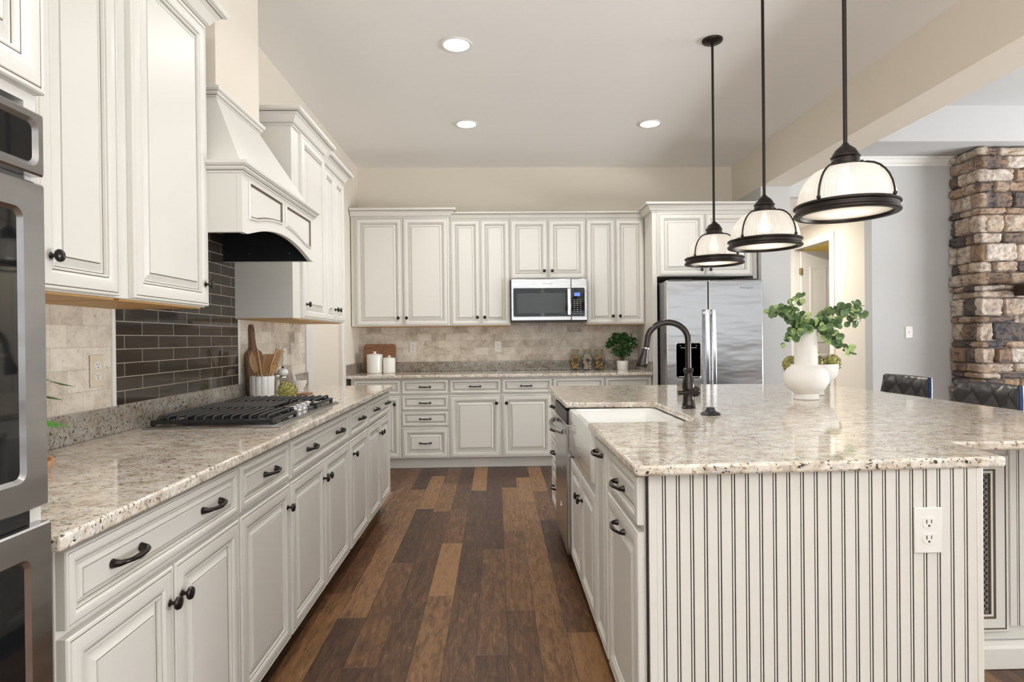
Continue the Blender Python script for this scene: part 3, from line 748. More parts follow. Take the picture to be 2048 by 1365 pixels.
B(.05, .25, .02, .10, FH - .007, FH + .012).build('hinge_cover', 'black', t, bevel=.003)
B(FW - .25, FW - .05, .02, .10, FH - .007, FH + .012).build('hinge_cover', 'black', t, bevel=.003)

# ------------------------------------------------------------------ island
XF_ = .405   # carcass face; doors reach .385
def isl(y1, y0, label, fronts, z1=.883, nm='island_cabinet', dep=.58):
    w_ = y1 - y0
    fr = [(k, y1 - a, y1 - b_, c_, d_, s, [(h[0], y1 - h[1], h[2]) for h in hw]) for k, a, b_, c_, d_, s, hw in fronts]
    return cabinet(nm, label, (XF_, y1, 0), RI, w_, .105, z1, dep, fr, 'cream cabinets on the aisle side of the island', toe='toe')
isl(4.235, 3.772, 'cream four-drawer cabinet at far end of island beyond dishwasher', [('W', 4.228, 3.778, a, b_, .56 if i else .9, [('p', 4.0, (a + b_) / 2)]) for i, (a, b_) in enumerate(fz)])
isl(3.148, 2.368, 'cream sink base cabinet with two doors below white apron sink', [('D', 3.142, 2.762, .112, .625, 1.0, [('k', 2.80, .515)]), ('D', 2.755, 2.374, .112, .625, 1.0, [('k', 2.715, .515)])], z1=.655)
isl(2.364, 2.104, 'cream slim pull-out cabinet between apron sink and end cabinet', [('D', 2.354, 2.114, .112, .866, .8, [('p', 2.235, .822)])])
isl(2.100, 1.640, 'cream end cabinet of island, drawer above pull-out door, two pulls', [('W', 2.09, 1.648, .735, .868, .56, [('p', 1.865, .795)]), ('D', 2.09, 1.648, .112, .715, 1.0, [('p', 1.865, .662)])])
# dishwasher
t = thing('dishwasher', 'stainless dishwasher built into the island aisle side', 'dishwasher', (.385, 3.766, 0), RI)
B(.004, .608, .022, .58, .105, .878).build('body', 'black', t, smooth=0)
B(.004, .608, .08, .58, .002, .104).build('kick_plate', 'black', t, smooth=0)
dd = B(.004, .608, -.018, .0215, .108, .795).build('door', 'steel', t, bevel=.004)
B(.004, .608, -.016, .0215, .798, .868).build('control_strip', 'black', t, bevel=.003)
h = MB(); pts = []
for i in range(11):
    x = .05 + .512 * i / 10; pts.append((x, -.030 - .040 * math.sin(PI * i / 10) ** .6, .752))
h.tube(pts, .013, 12); h.box(.042, .062, -.032, -.018, .738, .766); h.box(.55, .57, -.032, -.018, .738, .766); h.build('handle', 'steel', dd)
MB().tube([(.306 + .02 * math.cos(a), -.019, .30 + .011 * math.sin(a)) for a in [i * .5 for i in range(12)]], .002, 6).build('logo_mark', 'chrome', dd)
# sink
t = thing('apron_sink', 'white farmhouse apron sink set into the island countertop', 'sink', (.376, 2.772, .8835), 0)
sk = MB(); LX, LY, DP = .455, .374, .225
def rrect(x0, x1, y0, y1, r, z, k=5):
    o = []
    for cx_, cy_, a0 in ((x0 + r, y0 + r, PI), (x1 - r, y0 + r, 1.5 * PI), (x1 - r, y1 - r, 0), (x0 + r, y1 - r, .5 * PI)):
        for i in range(k + 1): an = a0 + .5 * PI * i / k; o.append((cx_ + r * math.cos(an), cy_ + r * math.sin(an), z))
    return o
loops = [rrect(0.012, LX - .01, -LY + .01, LY - .01, .02, -DP), rrect(0, LX, -LY, LY, .022, -DP + .015), rrect(0, LX, -LY, LY, .022, -.012), rrect(.006, LX - .004, -LY + .006, LY - .006, .02, -.001),
         rrect(.030, LX - .022, -LY + .024, LY - .024, .03, -.001), rrect(.036, LX - .028, -LY + .03, LY - .03, .03, -.012), rrect(.045, LX - .04, -LY + .04, LY - .04, .04, -DP + .035), rrect(.07, LX - .06, -LY + .065, LY - .065, .05, -DP + .02)]
k = len(loops[0])
for A, Bq in zip(loops, loops[1:]): sk.add(A + Bq, [(i, (i + 1) % k, k + (i + 1) % k, k + i) for i in range(k)])
sk.add(loops[0], [tuple(range(k - 1, -1, -1))]); sk.add(loops[-1], [tuple(range(k))])
sk.build('basin', 'porcelain', t, smooth=50, merge=True)
MB().lathe([(.045, 0), (.045, .003), (.03, .003), (.02, -.002), (0, -.002)], 20, (.24, 0, -DP + .0205)).build('drain', 'steeldark', t)
# island top
top = [(.366, 1.590), (.372, 1.582), (1.408, 1.622), (1.412, 1.63), (1.442, 1.855), (2.32, 1.855), (2.32, 3.72), (2.29, 3.92), (2.18, 4.10), (2.02, 4.20), (1.85, 4.24), (.362, 4.262),
       (.362, 3.155), (.80, 3.135), (.825, 3.11), (.825, 2.44), (.80, 2.415), (.366, 2.402)]
t = thing('island_countertop', 'large speckled granite island countertop with sink cutout and stepped end', 'countertop', (0, 0, 0))
MB().prism(top, .884, .914).build('slab', 'granite', t, bevel=.008, bseg=3)
# island body: end panel with bead board, seating side with grille
t = thing('kitchen_island', 'cream island body clad with dark-grooved beadboard', 'island', (0, 0, 0))
ib = MB(); ib.box(.986, 1.345, 1.645, 4.23, .105, .8835); ib.box(1.3455, 2.02, 2.205, 4.10, .105, .8835); ib.box(.45, .985, 4.236, 4.238, .105, .883)
ib.build('core', 'paint', t, smooth=0)
bb = MB()
def beads(mb, x0, x1, y, z0, z1, grooves, th=.012):
    """boards facing -y with pairs of dark grooves at the given x"""
    cur = x0
    for gx in grooves:
        for a, b_, d, mi in ((cur, gx - .0055, 0, 0), (gx - .0055, gx - .0022, .0016, 1), (gx - .0022, gx + .0022, .001, 0), (gx + .0022, gx + .0055, .0016, 1)):
            mb.box(a, b_, y + d, y + th, z0, z1, mi)
        cur = gx + .0055
    mb.box(cur, x1, y, y + th, z0, z1, 0)
gs = [.455 + .0383 * i for i in range(24) if .455 + .0383 * i < 1.31]
beads(bb, .4345, 1.328, 1.628, .0, .8835, gs)
bb.build('beadboard_panel', ['paint', 'groove'], t, smooth=0)
B(.4062, .4120, 1.6335, 1.640, 0, .8835).build('shadow_gap_strip', 'groove', t, smooth=0)  # dark colour stands for the shade in the gap beside the corner stile
for a, b_ in ((.4125, .434), (1.3285, 1.346)): B(a, b_, 1.626, 1.640, 0, .8835).build('corner_stile', 'paint', t, bevel=.002)
rs = MB(); beads(rs, 0, .55, 0, .0, .8835, [.06 + .06 * i for i in range(8)]); rs = rs.build('return_panel', ['paint', 'groove'], t, smooth=0)
rs.rotation_euler = (0, 0, PI / 2); rs.location = (1.358, 1.646, 0)
wp = MB(); beads(wp, 1.915, 2.02, 2.19, .16, .8835, [1.945, 2.0]); wp.build('side_beadboard', ['paint', 'groove'], t, smooth=0)
gf = MB(); X0_, X1_ = 1.372, 1.905
pr = [(0, 0, 0), (0, .016, 0), (.003, .019, 0), (.010, .019, 0), (.0115, .016, 1), (.0145, .016, 1), (.016, .019, 0), (.05, .019, 0), (.053, .015, 1), (.057, .015, 1), (.059, .017, 0), (.066, .016, 0), (.069, .006, 1), (.072, .006, 1)]
vs = []; w_, hh = X1_ - X0_, .80 - .075 - .0
gz0, gz1 = .105 + .035, .80
gf.rings(X1_ - X0_, gz1 - gz0, pr, X0_, gz0, 2.204)
gf.v = gf.v; gf = gf.build('grille_door', ['paint', 'glaze'], t, smooth=30)
bk = B(X0_ + .074, X1_ - .074, 2.1965, 2.1975, gz0 + .074, gz1 - .074); bk.build('grille_backing', 'slot', gf, smooth=0)
ms = MB(); px = .0112
nx = int((X1_ - X0_ - .146) / px); nz = int((gz1 - gz0 - .146) / px)
for i in range(nx + 1):
    for j in range(nz + 1):
        x = X0_ + .073 + i * px; z = gz0 + .073 + j * px
        if (i + j) % 2 == 0:
            a = px * .62; b_ = .0022
            ms.add([(x - a, 2.1925, z - a + b_), (x - a + b_, 2.1925, z - a), (x + a, 2.1925, z + a - b_), (x + a - b_, 2.1925, z + a)], [(0, 1, 2, 3)])
            ms.add([(x + a, 2.1925, z - a + b_), (x + a - b_, 2.1925, z - a), (x - a, 2.1925, z + a - b_), (x - a + b_, 2.1925, z + a)], [(3, 2, 1, 0)])
            r = .0036; ms.lathe([(r, 0), (r * .8, .0012), (0, .0014)], 8, (x, 2.1925, z), axis='-y')
sol = ms.build('grille', 'meshmetal', gf, smooth=0)
sm = sol.modifiers.new('s', 'SOLIDIFY'); sm.thickness = .0012
bs = MB().sweep([(0, 0), (.016, 0), (.016, .075), (.010, .085), (.006, .10), (0, .10)], [(1.3605, 2.20, .002), (2.022, 2.20, .002), (2.022, 4.1, .002)])
bs.build('base_moulding', 'paint', t, smooth=30)
B(1.3605, 2.02, 2.21, 4.1, .002, .1045).build('plinth', 'paint', t, smooth=0)
B(.986, 1.345, 1.66, 4.22, .002, .1045).build('plinth', 'paint', t, smooth=0)

# ------------------------------------------------------------------ faucet and button
t = thing('faucet', 'dark bronze gooseneck faucet on the island behind the sink', 'faucet', (.915, 2.835, .9145))
MB().lathe([(.033, 0), (.033, .006), (.029, .010), (.031, .014), (.031, .020), (.0275, .026), (.0255, .06), (.028, .085), (.030, .105), (.026, .135), (.019, .155), (.0175, .168), (.023, .176), (.024, .186), (.019, .192), (.0, .194)], 28).build('body', 'bronze', t)
pts = [(0, 0, .19)] + [(0, 0, .20 + .03 * i) for i in range(5)]
R_ = .098
for i in range(1, 13):
    a = PI * i / 13; pts.append((-R_ + R_ * math.cos(a), 0, .325 + .085 * math.sin(a)))
pts += [(-.199, 0, .30), (-.205, 0, .285)]
MB().tube(pts, .0145, 14).build('spout', 'bronze', t)
q = MB(); q.tube([(-.203, 0, .292), (-.206, 0, .28), (-.209, 0, .265), (-.219, 0, .225), (-.224, 0, .205), (-.225, 0, .199)], [.0155, .0165, .0175, .0275, .029, .026], 18); q.build('spray_head', 'bronze', t); MB().tube([(-.2035, 0, .291), (-.2045, 0, .286)], [.0185, .0185], 18).build('ring', 'steel', t)
q = MB(); q.lathe([(0, -.026), (.014, -.023), (.023, -.012), (.026, 0), (.023, .012), (.014, .023), (0, .026)], 18, (.030, -.006, .080)); q.build('valve_ball', 'bronze', t)
q = MB().tube([(.03, -.022, .082), (.0, -.036, .080), (-.035, -.040, .078), (-.062, -.040, .077)], [.010, .0085, .0095, .0105], 12); q.build('lever', 'bronze', t)
o = MB().lathe([(.041, 0), (.042, .004), (.036, .010), (.024, .014), (.019, .022), (.0175, .030), (.016, .032), (0, .0325)], 28).build('sink_stopper', 'black'); o.location = (.932, 2.59, .9145)
tag(o, 'black round rubber stopper lying on island beside the faucet', 'stopper')

# ------------------------------------------------------------------ outlets
def outlet(loc, rz, label, plate_='plate', sockets=2, group=None, nm='wall_outlet', cat='outlet', sc=1.0):
    t = thing(nm, label, cat, loc, rz, group); t.scale = (sc, sc, sc)
    B(-.036, .036, -.006, -.0005, -.058, .058).build('cover_plate', plate_, t, bevel=.003)
    if sockets == 0:
        B(-.012, .012, -.0085, -.0062, -.028, .028).build('rocker', plate_, t, bevel=.001)
        return t
    if sockets == -1:
        B(-.005, .005, -.014, -.0062, -.006, .010).build('toggle', plate_, t, bevel=.001)
        return t
    for z in (.020, -.020):
        r_ = MB(); r_.prism([(.017 * math.cos(a) if abs(math.cos(a)) < 2 else 0, z + max(-.0125, min(.0125, .0165 * math.sin(a)))) for a in [2 * PI * i / 24 for i in range(24)]], -.008, -.0062, axis='y')
        r_ = r_.build('socket', plate_ if plate_ == 'plate' else 'plate', t)
        s_ = MB(); s_.box(-.0075, -.005, -.0084, -.0081, z - .002, z + .008); s_.box(.005, .0072, -.0084, -.0081, z - .001, z + .008); s_.lathe([(.0028, 0), (.0028, .0003)], 10, (0, -.0081, z - .0075), axis='-y'); s_.build('slot', 'slot', r_, smooth=0)
    return t
GO = 'outlets on the back wall splash'
outlet((-.882, YB - .0105, 1.172), RB, 'white outlet on back tile right of the white canisters', group=GO)
outlet((.021, YB - .0105, 1.170), RB, 'white outlet on back tile left of and below microwave', group=GO)
outlet((.958, YB - .0105, 1.170), RB, 'beige outlet half hidden behind the middle glass jar', 'platebeige', group=GO)
outlet((XW + .0105, 2.195, 1.155), RL, 'beige outlet on left tile before the dark backsplash', 'platebeige')
outlet((XW + .0105, 3.445, 1.155), RL, 'beige switch plate behind the handled cutting board', 'platebeige', 0, nm='light_switch', cat='switch')
outlet((XW + .0105, 4.12, 1.150), RL, 'cream switch plate on left tile above the pepper mills', 'plate', 0, nm='light_switch', cat='switch')
outlet((1.187, 1.6275, .714), RB, 'large white outlet on beadboard end of the island', 'plate', 2, sc=1.09)
outlet((4.105, YG - .0005, 1.276), RB, 'white toggle switch on grey wall beside stone chimney', 'plate', -1, nm='light_switch', cat='switch')

# ------------------------------------------------------------------ ceiling lights
def downlight(loc, label, pw=7):
    t = thing('recessed_light', label, 'ceiling light', loc, 0, 'recessed ceiling lights')
    MB().lathe([(.078, -.001), (.098, -.001), (.098, -.006), (.094, -.008), (.08, -.006), (.078, -.001)], 32, caps=False).build('trim_ring', 'trimwhite', t)
    MB().lathe([(.0775, -.0012), (.0775, -.003), (.05, -.005), (0, -.0055)], 32).build('lens', 'lens', t)
    l = bpy.data.lights.new('recessed_lamp', 'AREA'); l.shape = 'DISK'; l.size = .14; l.energy = pw; l.color = (1, .975, .94); l.spread = math.radians(150)
    o = bpy.data.objects.new('recessed_lamp', l); COL.objects.link(o); o.parent = t; o.location = (0, 0, -.012); return t
downlight((-.225, 3.73, ZC), 'recessed ceiling light nearest the camera, left of pendants')
downlight((-.23, 5.106, ZC), 'recessed ceiling light near back wall above the left cabinets')
downlight((1.335, 5.10, ZC), 'recessed ceiling light near back wall in front of refrigerator')

downlight((-.225, 2.30, ZC), 'recessed ceiling light above the aisle, over the cooktop end', 2)
downlight((-.225, .90, ZC), 'recessed ceiling light above the aisle beside the wall ovens', 1.5)
downlight((1.335, .85, ZC), 'recessed ceiling light in line with pendants, nearest the rear windows', 3)
for lc, pw, cl, nm in (((3.35, 7.3, 2.69), 22, (1, .93, .80), 'unseen ceiling light added to brighten the hall beyond the family room opening'), ((4.9, 7.9, 2.74), 16, (1, .88, .60), 'unseen ceiling light added to brighten the small room behind the ajar door')):  # unseen lamps added to brighten the hall and the room behind its door
    t = downlight(lc, nm); l = [c for c in t.children if c.type == 'LIGHT'][0]; l.data.energy = pw; l.data.color = cl; l.data.spread = PI; t['group'] = 'added lights brightening the hall'
# ------------------------------------------------------------------ pendants
def pendant(loc, label):
    t = thing('pendant_lamp', label, 'pendant lamp', loc, 0, 'dome pendants over the island')
    zt = ZC
    R0 = .172; zr = 1.715
    MB().lathe([(0, -.026), (.012, -.026), (.02, -.022), (.05, -.018), (.060, -.012), (.063, -.004), (.063, -.0005), (0, -.0005)], 28, (0, 0, zt)).build('canopy', 'bronze2', t)
    MB().lathe([(.0075, zr + .245), (.0075, zt - .024)], 12).build('stem', 'bronze2', t)
    MB().lathe([(.0, zr + .252), (.010, zr + .250), (.014, zr + .243), (.020, zr + .238), (.034, zr + .226), (.043, zr + .211), (.046, zr + .203), (.050, zr + .201), (.050, zr + .197), (.045, zr + .194), (.048, zr + .185), (.047, zr + .172), (.055, zr + .169), (.057, zr + .160), (.0, zr + .158)], 28).build('cap', 'bronze2', t)
    prof = []
    for i in range(13):
        a = (PI / 2) * (1 - i / 12) ; prof.append((.052 + (.163 - .052) * math.cos(a) ** .92 if i else .052, zr + .022 + .140 * math.sin(a) ** 1.05))
    MB().lathe(prof, 480, rf=lambda a, h: 1 + .0105 * math.cos(80 * a), caps=False).build('glass_dome', 'frost', t, smooth=60)
    MB().lathe([(.158, zr + .024), (.172, zr + .026), (.177, zr + .022), (.177, zr + .017), (.170, zr + .013), (.170, zr - .001), (.177, zr - .006), (.177, zr - .012), (.172, zr - .016), (.154, zr - .016), (.152, zr - .012), (.152, zr + .02), (.158, zr + .024)], 64, caps=False).build('rim', 'bronze2', t)
    MB().lathe([(.151, zr - .004), (.1, zr - .009), (.05, zr - .012), (0, zr - .013)], 40).build('diffuser', 'frost2', t)
    for q in range(4):
        a = math.radians(30 + 90 * q); pts = []
        for i in range(9):
            th = (PI / 2) * (1 - i / 8); r = .054 + (.172 - .054) * math.cos(th) ** .92; pts.append((r * math.cos(a), r * math.sin(a), zr + .026 + .140 * math.sin(th)))
        sp_ = MB().tube(pts, .0038, 6); sp_.lathe([(0, -.008), (.007, -.004), (.007, .004), (0, .008)], 8, (pts[-1][0], pts[-1][1], zr + .032))
        sp_.lathe([(0, -.008), (.006, -.004), (.006, .004), (0, .008)], 8, (.060 * math.cos(a), .060 * math.sin(a), zr + .168)); sp_.build('strap', 'bronze2', t)
    MB().lathe([(0, zr + .06), (.02, zr + .066), (.03, zr + .085), (.026, zr + .108), (.014, zr + .125), (.012, zr + .157)], 16).build('bulb', 'bulb', t)
    l = bpy.data.lights.new('pendant_lamp_light', 'POINT'); l.energy = .48; l.color = (1, .92, .81); l.shadow_soft_size = .03
    o = bpy.data.objects.new('pendant_lamp_light', l); COL.objects.link(o); o.parent = t; o.location = (0, 0, zr + .028)
    return t
p0 = pendant((1.350, 3.665, 0), 'dome pendant farthest from camera, in front of refrigerator cabinet')
dup(p0, (1.358, 2.99, 0), 'dome pendant in the middle of the row of three')
dup(p0, (1.300, 2.19, 0), 'largest-looking dome pendant, nearest the camera and stone chimney')

# ------------------------------------------------------------------ counter things, left
t = thing('handled_cutting_board', 'dark walnut paddle cutting board leaning on left tile behind crock', 'cutting board', (XW + .064, 3.545, .9160), RL)
def paddle():
    o = []; W2, H1 = .118, .285
    o += [(-W2 + .012, 0), (W2 - .012, 0), (W2, .012)]
    o += [(W2, H1 - .05)] + [(W2 - .05 + .05 * math.cos(a), H1 - .05 + .05 * math.sin(a)) for a in [PI / 2 * i / 5 for i in range(1, 6)]]
    o += [(.034, H1 + .012), (.024, H1 + .04), (.022, .40)] + [(.022 * math.cos(a), .415 + .025 * math.sin(a)) for a in [PI * i / 6 for i in range(7)]]
    o += [(-.022, .40), (-.024, H1 + .04), (-.034, H1 + .012)]
    o += [(-W2 + .05 + .05 * math.cos(a), H1 - .05 + .05 * math.sin(a)) for a in [PI / 2 + PI / 2 * i / 5 for i in range(0, 6)]] + [(-W2, .012)]
    return o
pb = MB().prism(paddle(), 0, .018, axis='y').build('board', 'walnut', t, bevel=.003); pb.rotation_euler = (math.radians(-4.6), 0, 0)
o = MB().lathe([(.008, 0), (.008, .0006)], 14, (0, -.0005, .405), axis='-y').build('hang_hole', 'slot', pb); 
t = thing('utensil_crock', 'white fluted ceramic crock of wooden spoons behind the cooktop', 'crock', (-1.325, 3.43, .9145))
MB().lathe([(.058, 0), (.062, .004), (.0635, .10), (.064, .144), (.058, .144), (.056, .02), (0, .016)], 144, rf=lambda a, h: .965 + .07 * abs(math.cos(6 * a)) ** .7).build('body', 'ceramic', t, smooth=60)
def utensil(kind, base, tip, label, roll=0):
    d = Vector(tip) - Vector(base); L = d.length; u = MB()
    if kind == 'spoon':
        u.tube([(0, 0, 0), (0, 0, L * .55)], .006, 8)
        vs = []; 
        for i in range(9):
            s_ = i / 8; hw = .031 * math.sin(PI * min(1, .12 + s_ * .80)) ** .8; z = L * .52 + L * .48 * s_
            vs.append([(-hw, -.003, z), (-hw * .5, .006, z), (0, .009, z), (hw * .5, .006, z), (hw, -.003, z)])
        for A, Bq in zip(vs, vs[1:]): u.add(A + Bq, [(i, i + 1, 6 + i, 5 + i) for i in range(4)])
        nm = 'wooden_spoon'
    elif kind == 'stick': u.tube([(0, 0, 0), (0, 0, L)], [.006, .0065], 8); nm = 'wooden_spoon'
    elif kind == 'spatula':
        u.tube([(0, 0, 0), (0, 0, L * .6)], .006, 8); u.prism([(-.014, L * .5), (.014, L * .5), (.03, L * .68), (.032, L), (-.028, L * .97), (-.028, L * .68)], -.004, .004, axis='y'); nm = 'wooden_spatula'
    else:
        u.tube([(0, 0, 0), (0, 0, L * .55)], .006, 8)
        u.prism([(-.012, L * .5), (.012, L * .5), (.024, L * .64), (.024, L * .68), (-.024, L * .68), (-.024, L * .64)], -.004, .004, axis='y')
        for a in (-.024, -.009, .006): u.box(a, a + (.016 if a < 0 else .018) - .006, -.004, .004, L * .68, L * .95)
        u.box(-.024, .024, -.004, .004, L * .95, L); nm = 'slotted_turner'
    o = u.build(nm, 'spoonwood', smooth=40, merge=kind == 'spoon')
    if kind == 'spoon': s_ = o.modifiers.new('s', 'SOLIDIFY'); s_.thickness = .004
    o.location = base; zz = d.normalized(); yy = Vector((-.36, .93, 0)); yy = (yy - zz * yy.dot(zz)).normalized(); xx = yy.cross(zz)
    q = Matrix(((xx.x, yy.x, zz.x), (xx.y, yy.y, zz.y), (xx.z, yy.z, zz.z))) @ Matrix.Rotation(roll, 3, 'Z'); o.rotation_euler = q.to_euler()
    tag(o, label, 'utensil', 'wooden utensils in the crock'); return o
cb = (-1.325, 3.43, .935)
utensil('spoon', (cb[0] + .01, cb[1] - .01, cb[2]), (-1.365, 3.40, 1.198), 'wooden spoon with wide oval bowl, leftmost in the crock', .1)
utensil('stick', (cb[0] + .025, cb[1] - .02, cb[2]), (-1.335, 3.39, 1.205), 'thin pale wooden handle standing in front in the crock', 0)
utensil('spatula', (cb[0] - .01, cb[1] + .02, cb[2]), (-1.300, 3.47, 1.185), 'brown wooden flat spatula in the middle of the crock', .3)
utensil('turner', (cb[0] + .0, cb[1] + .0, cb[2]), (-1.232, 3.46, 1.205), 'slotted wooden turner leaning to the right in the crock', .4)
def mill(loc, label, h, tip):
    t = thing('spice_mill', label, 'spice mill', loc, 0, 'pair of spice mills beside the crock')
    MB().lathe([(.024, 0), (.026, .003), (.022, .012), (.018, .05), (.020, h * .55), (.019, h * .62), (.0, h * .62)], 20).build('glass_body', 'glass', t)
    MB().lathe([(.018, .004), (.015, .05), (.016, h * .5), (0, h * .5)], 14).build('filling', 'wax' if tip else 'matte', t)
    MB().lathe([(.018, h * .621), (.021, h * .63), (.021, h * .66), (.016, h * .68), (.0, h * .68)], 18).build('collar', 'chrome', t)
    MB().lathe([(.012, h * .68), (.024, h * .71), (.032, h * .78), (.031, h * .84), (.022, h * .90), (.008, h * .92), (0, h * .92)], 22).build('top', 'ceramic', t)
    MB().lathe([(0, h * .92), (.006, h * .93), (.007, h * .96), (0, h)], 12).build('finial', 'bronze', t)
mill((-1.355, 3.74, .9145), 'white-topped glass spice mill nearer the crock', .198, False)
mill((-1.290, 3.66, .9145), 'white-topped glass pepper mill behind the artichoke, slightly taller', .190, True)

def arti_mb(R, seed):
    rnd = random.Random(seed); a_ = MB()
    a_.lathe([(0, R * .05), (R * .6, R * .3), (R * .78, R * .9), (R * .5, R * 1.6), (0, R * 1.9)], 14)
    for lev in range(7):
        f = lev / 6; k = 6 if lev < 5 else 4
        for i in range(k):
            an = 2 * PI * (i + .5 * (lev % 2)) / k + rnd.uniform(-.1, .1)
            ph = -.5 + 1.75 * f
            c_ = Vector((math.cos(an) * math.cos(ph) * R * .80, math.sin(an) * math.cos(ph) * R * .80, R * .95 + math.sin(ph) * R * .78))
            out = (c_ - Vector((0, 0, R * .95))).normalized(); up = Vector((0, 0, 1)) - out * out.z
            up = up.normalized() if up.length > .1 else Vector((1, 0, 0))
            L = R * (.80 - .18 * f); Wd = R * (.90 - .3 * f); t_ = up.cross(out); vs = []
            for r_, (wq, oq) in enumerate(((.70, .02), (1.0, .16), (.85, .26), (.12, .27))):
                s_ = r_ / 3
                b0 = c_ - up * L * .4 + up * L * s_ + out * R * oq
                vs += [b0 - t_ * Wd * .5 * wq - out * R * .10 * wq, b0 + out * R * .06, b0 + t_ * Wd * .5 * wq - out * R * .10 * wq]
            a_.add(vs, [(r_ * 3 + j, r_ * 3 + j + 1, r_ * 3 + j + 4, r_ * 3 + j + 3) for r_ in range(2) for j in range(2)]); a_.add(vs[6:], [(0, 1, 4, 3), (1, 2, 5, 4)], 1)
    return a_
A1 = arti_mb(.05, 3)
o = A1.build('artichoke', ['arti', 'artitip'], smooth=45); o.location = (-1.215, 3.52, .9145); tag(o, 'green artichoke on left counter in front of the pepper mill', 'artichoke')
t = thing('mortar', 'white stone mortar bowl at far end of the left counter', 'mortar', (-1.335, 4.08, .9145))
MB().lathe([(.030, 0), (.034, .004), (.030, .010), (.046, .035), (.054, .060), (.056, .074), (.051, .075), (.044, .045), (.02, .022), (0, .02)], 28).build('bowl', 'matte', t)
o = MB().lathe([(0, 0), (.014, .003), (.019, .014), (.017, .028), (.012, .06), (.0125, .105), (.014, .118), (.008, .126), (0, .127)], 16).build('pestle', 'matte'); o.location = (-1.345, 4.075, .9375); o.rotation_euler = (math.radians(4), math.radians(-13), 0)
tag(o, 'white pestle standing in the mortar bowl', 'pestle')
o = MB().prism([(-.035, -.06), (.035, -.06), (.035, .06), (-.035, .06)], 0, .010).build('wooden_trivet', 'boardwood', bevel=.003); o.location = (-1.215, 3.83, .9145); tag(o, 'small reddish wooden trivet behind the cooktop grates', 'trivet')
# plant behind the ovens
t = thing('potted_plant', 'leafy houseplant in terracotta saucer half hidden by the ovens', 'plant', (-1.285, 1.60, .9145))
MB().lathe([(.0, 0), (.085, 0), (.1, .012), (.105, .028), (.098, .029), (.085, .014), (0, .014)], 24).build('saucer', 'terracotta', t)
MB().lathe([(.05, .015), (.058, .02), (.07, .11), (.076, .112), (.076, .13), (.066, .13), (.06, .10), (0, .10)], 24).build('pot', 'terracotta', t)
lf = MB(); rnd = random.Random(4)
for i in range(16):
    a = 2 * PI * i / 16 + rnd.uniform(-.1, .1); z = .13 + rnd.uniform(.0, .14); r1 = rnd.uniform(.08, .13)
    lf.tube([(0, 0, .10), (r1 * .4 * math.cos(a), r1 * .4 * math.sin(a), z), (r1 * .8 * math.cos(a), r1 * .8 * math.sin(a), z)], .002, 5)
    lf.leaf((r1 * .75 * math.cos(a), r1 * .75 * math.sin(a), z), (math.cos(a), math.sin(a), -.35), (0, 0, 1), .075, .03, 0)
lf.build('foliage', 'leafgreen', t)

# ------------------------------------------------------------------ counter things, back
t = thing('cutting_board', 'brown wooden cutting board leaning on back wall behind white canisters', 'cutting board', (-1.215, YB - .060, .9145))
def rr2(x0, x1, z0, z1, r):
    o = []
    for cx_, cz_, a0 in ((x0 + r, z0 + r, PI), (x1 - r, z0 + r, 1.5 * PI), (x1 - r, z1 - r, 0), (x0 + r, z1 - r, .5 * PI)):
        for i in range(5): an = a0 + .5 * PI * i / 4; o.append((cx_ + r * math.cos(an), cz_ + r * math.sin(an)))
    return o
pb = MB().prism(rr2(-.175, .16, 0, .295, .03), -.009, .009, axis='y').build('board', 'boardwood', t, bevel=.003); pb.rotation_euler = (math.radians(-4), 0, 0)
def canister(loc, r, h, label):
    t = thing('canister', label, 'canister', loc, 0, 'white ceramic canisters')
    MB().lathe([(r * .93, 0), (r, .006), (r, h * .8), (r * .96, h * .82), (0, h * .82)], 30).build('body', 'ceramic', t)
    MB().lathe([(r * .97, h * .8205), (r * 1.0, h * .825), (r * .99, h * .86), (r * .5, h * .90), (r * .2, h * .91), (r * .12, h * .94), (r * .24, h * .97), (r * .22, h), (0, h)], 28).build('lid', 'ceramic', t)
canister((-1.243, 6.18, .9145), .080, .222, 'larger white ceramic canister with knobbed lid')
canister((-1.094, 6.17, .9145), .062, .180, 'smaller white ceramic canister with knobbed lid')
GJ = 'glass jars of dry treats'
def jar(loc, label, fill, seed):
    t = thing('glass_jar', label, 'jar', loc, 0, GJ)
    pr_ = [(.038, 0), (.044, .004), (.050, .04), (.062, .10), (.060, .135), (.044, .170), (.036, .185), (.038, .205)]
    MB().lathe(pr_ + [(.034, .205), (.033, .186), (.041, .168), (.056, .133), (.058, .10), (.047, .042), (.040, .008), (0, .006)], 26).build('body', 'glass', t)
    MB().lathe([(.041, .204), (.042, .206), (.042, .213), (.039, .216), (0, .217)], 24).build('lid', 'gold', t)
    for s_ in (-1, 1):
        MB().tube([(s_ * .040, 0, .19), (s_ * .055, 0, .194), (s_ * .066, 0, .178), (s_ * .064, 0, .152), (s_ * .055, 0, .145)], .0045, 8).build('handle', 'glass', t)
    c_ = MB(); rnd = random.Random(seed)
    for i in range(120):
        z = rnd.uniform(.014, .168); f = 1
        rm = .034 + (.014 * min(1, z / .1) if z < .1 else .014 - .030 * max(0, (z - .12) / .05))
        a = rnd.uniform(0, 2 * PI); r = rm * math.sqrt(rnd.uniform(.2, 1)) * .88; d = Vector((rnd.gauss(0, 1), rnd.gauss(0, 1), rnd.gauss(0, .8))).normalized() * .010
        p = Vector((r * math.cos(a), r * math.sin(a), z)); c_.tube([p - d, p + d], .0052, 6, mi=0 if rnd.random() < .7 else 1)
    o = c_.build('contents', fill, t); o['kind'] = 'stuff'
    MB().prism([(.026 * math.cos(a), .105 + .019 * math.sin(a)) for a in [2 * PI * i / 20 for i in range(20)]], -.0655, -.0625, axis='y').build('tag', 'tag', t)
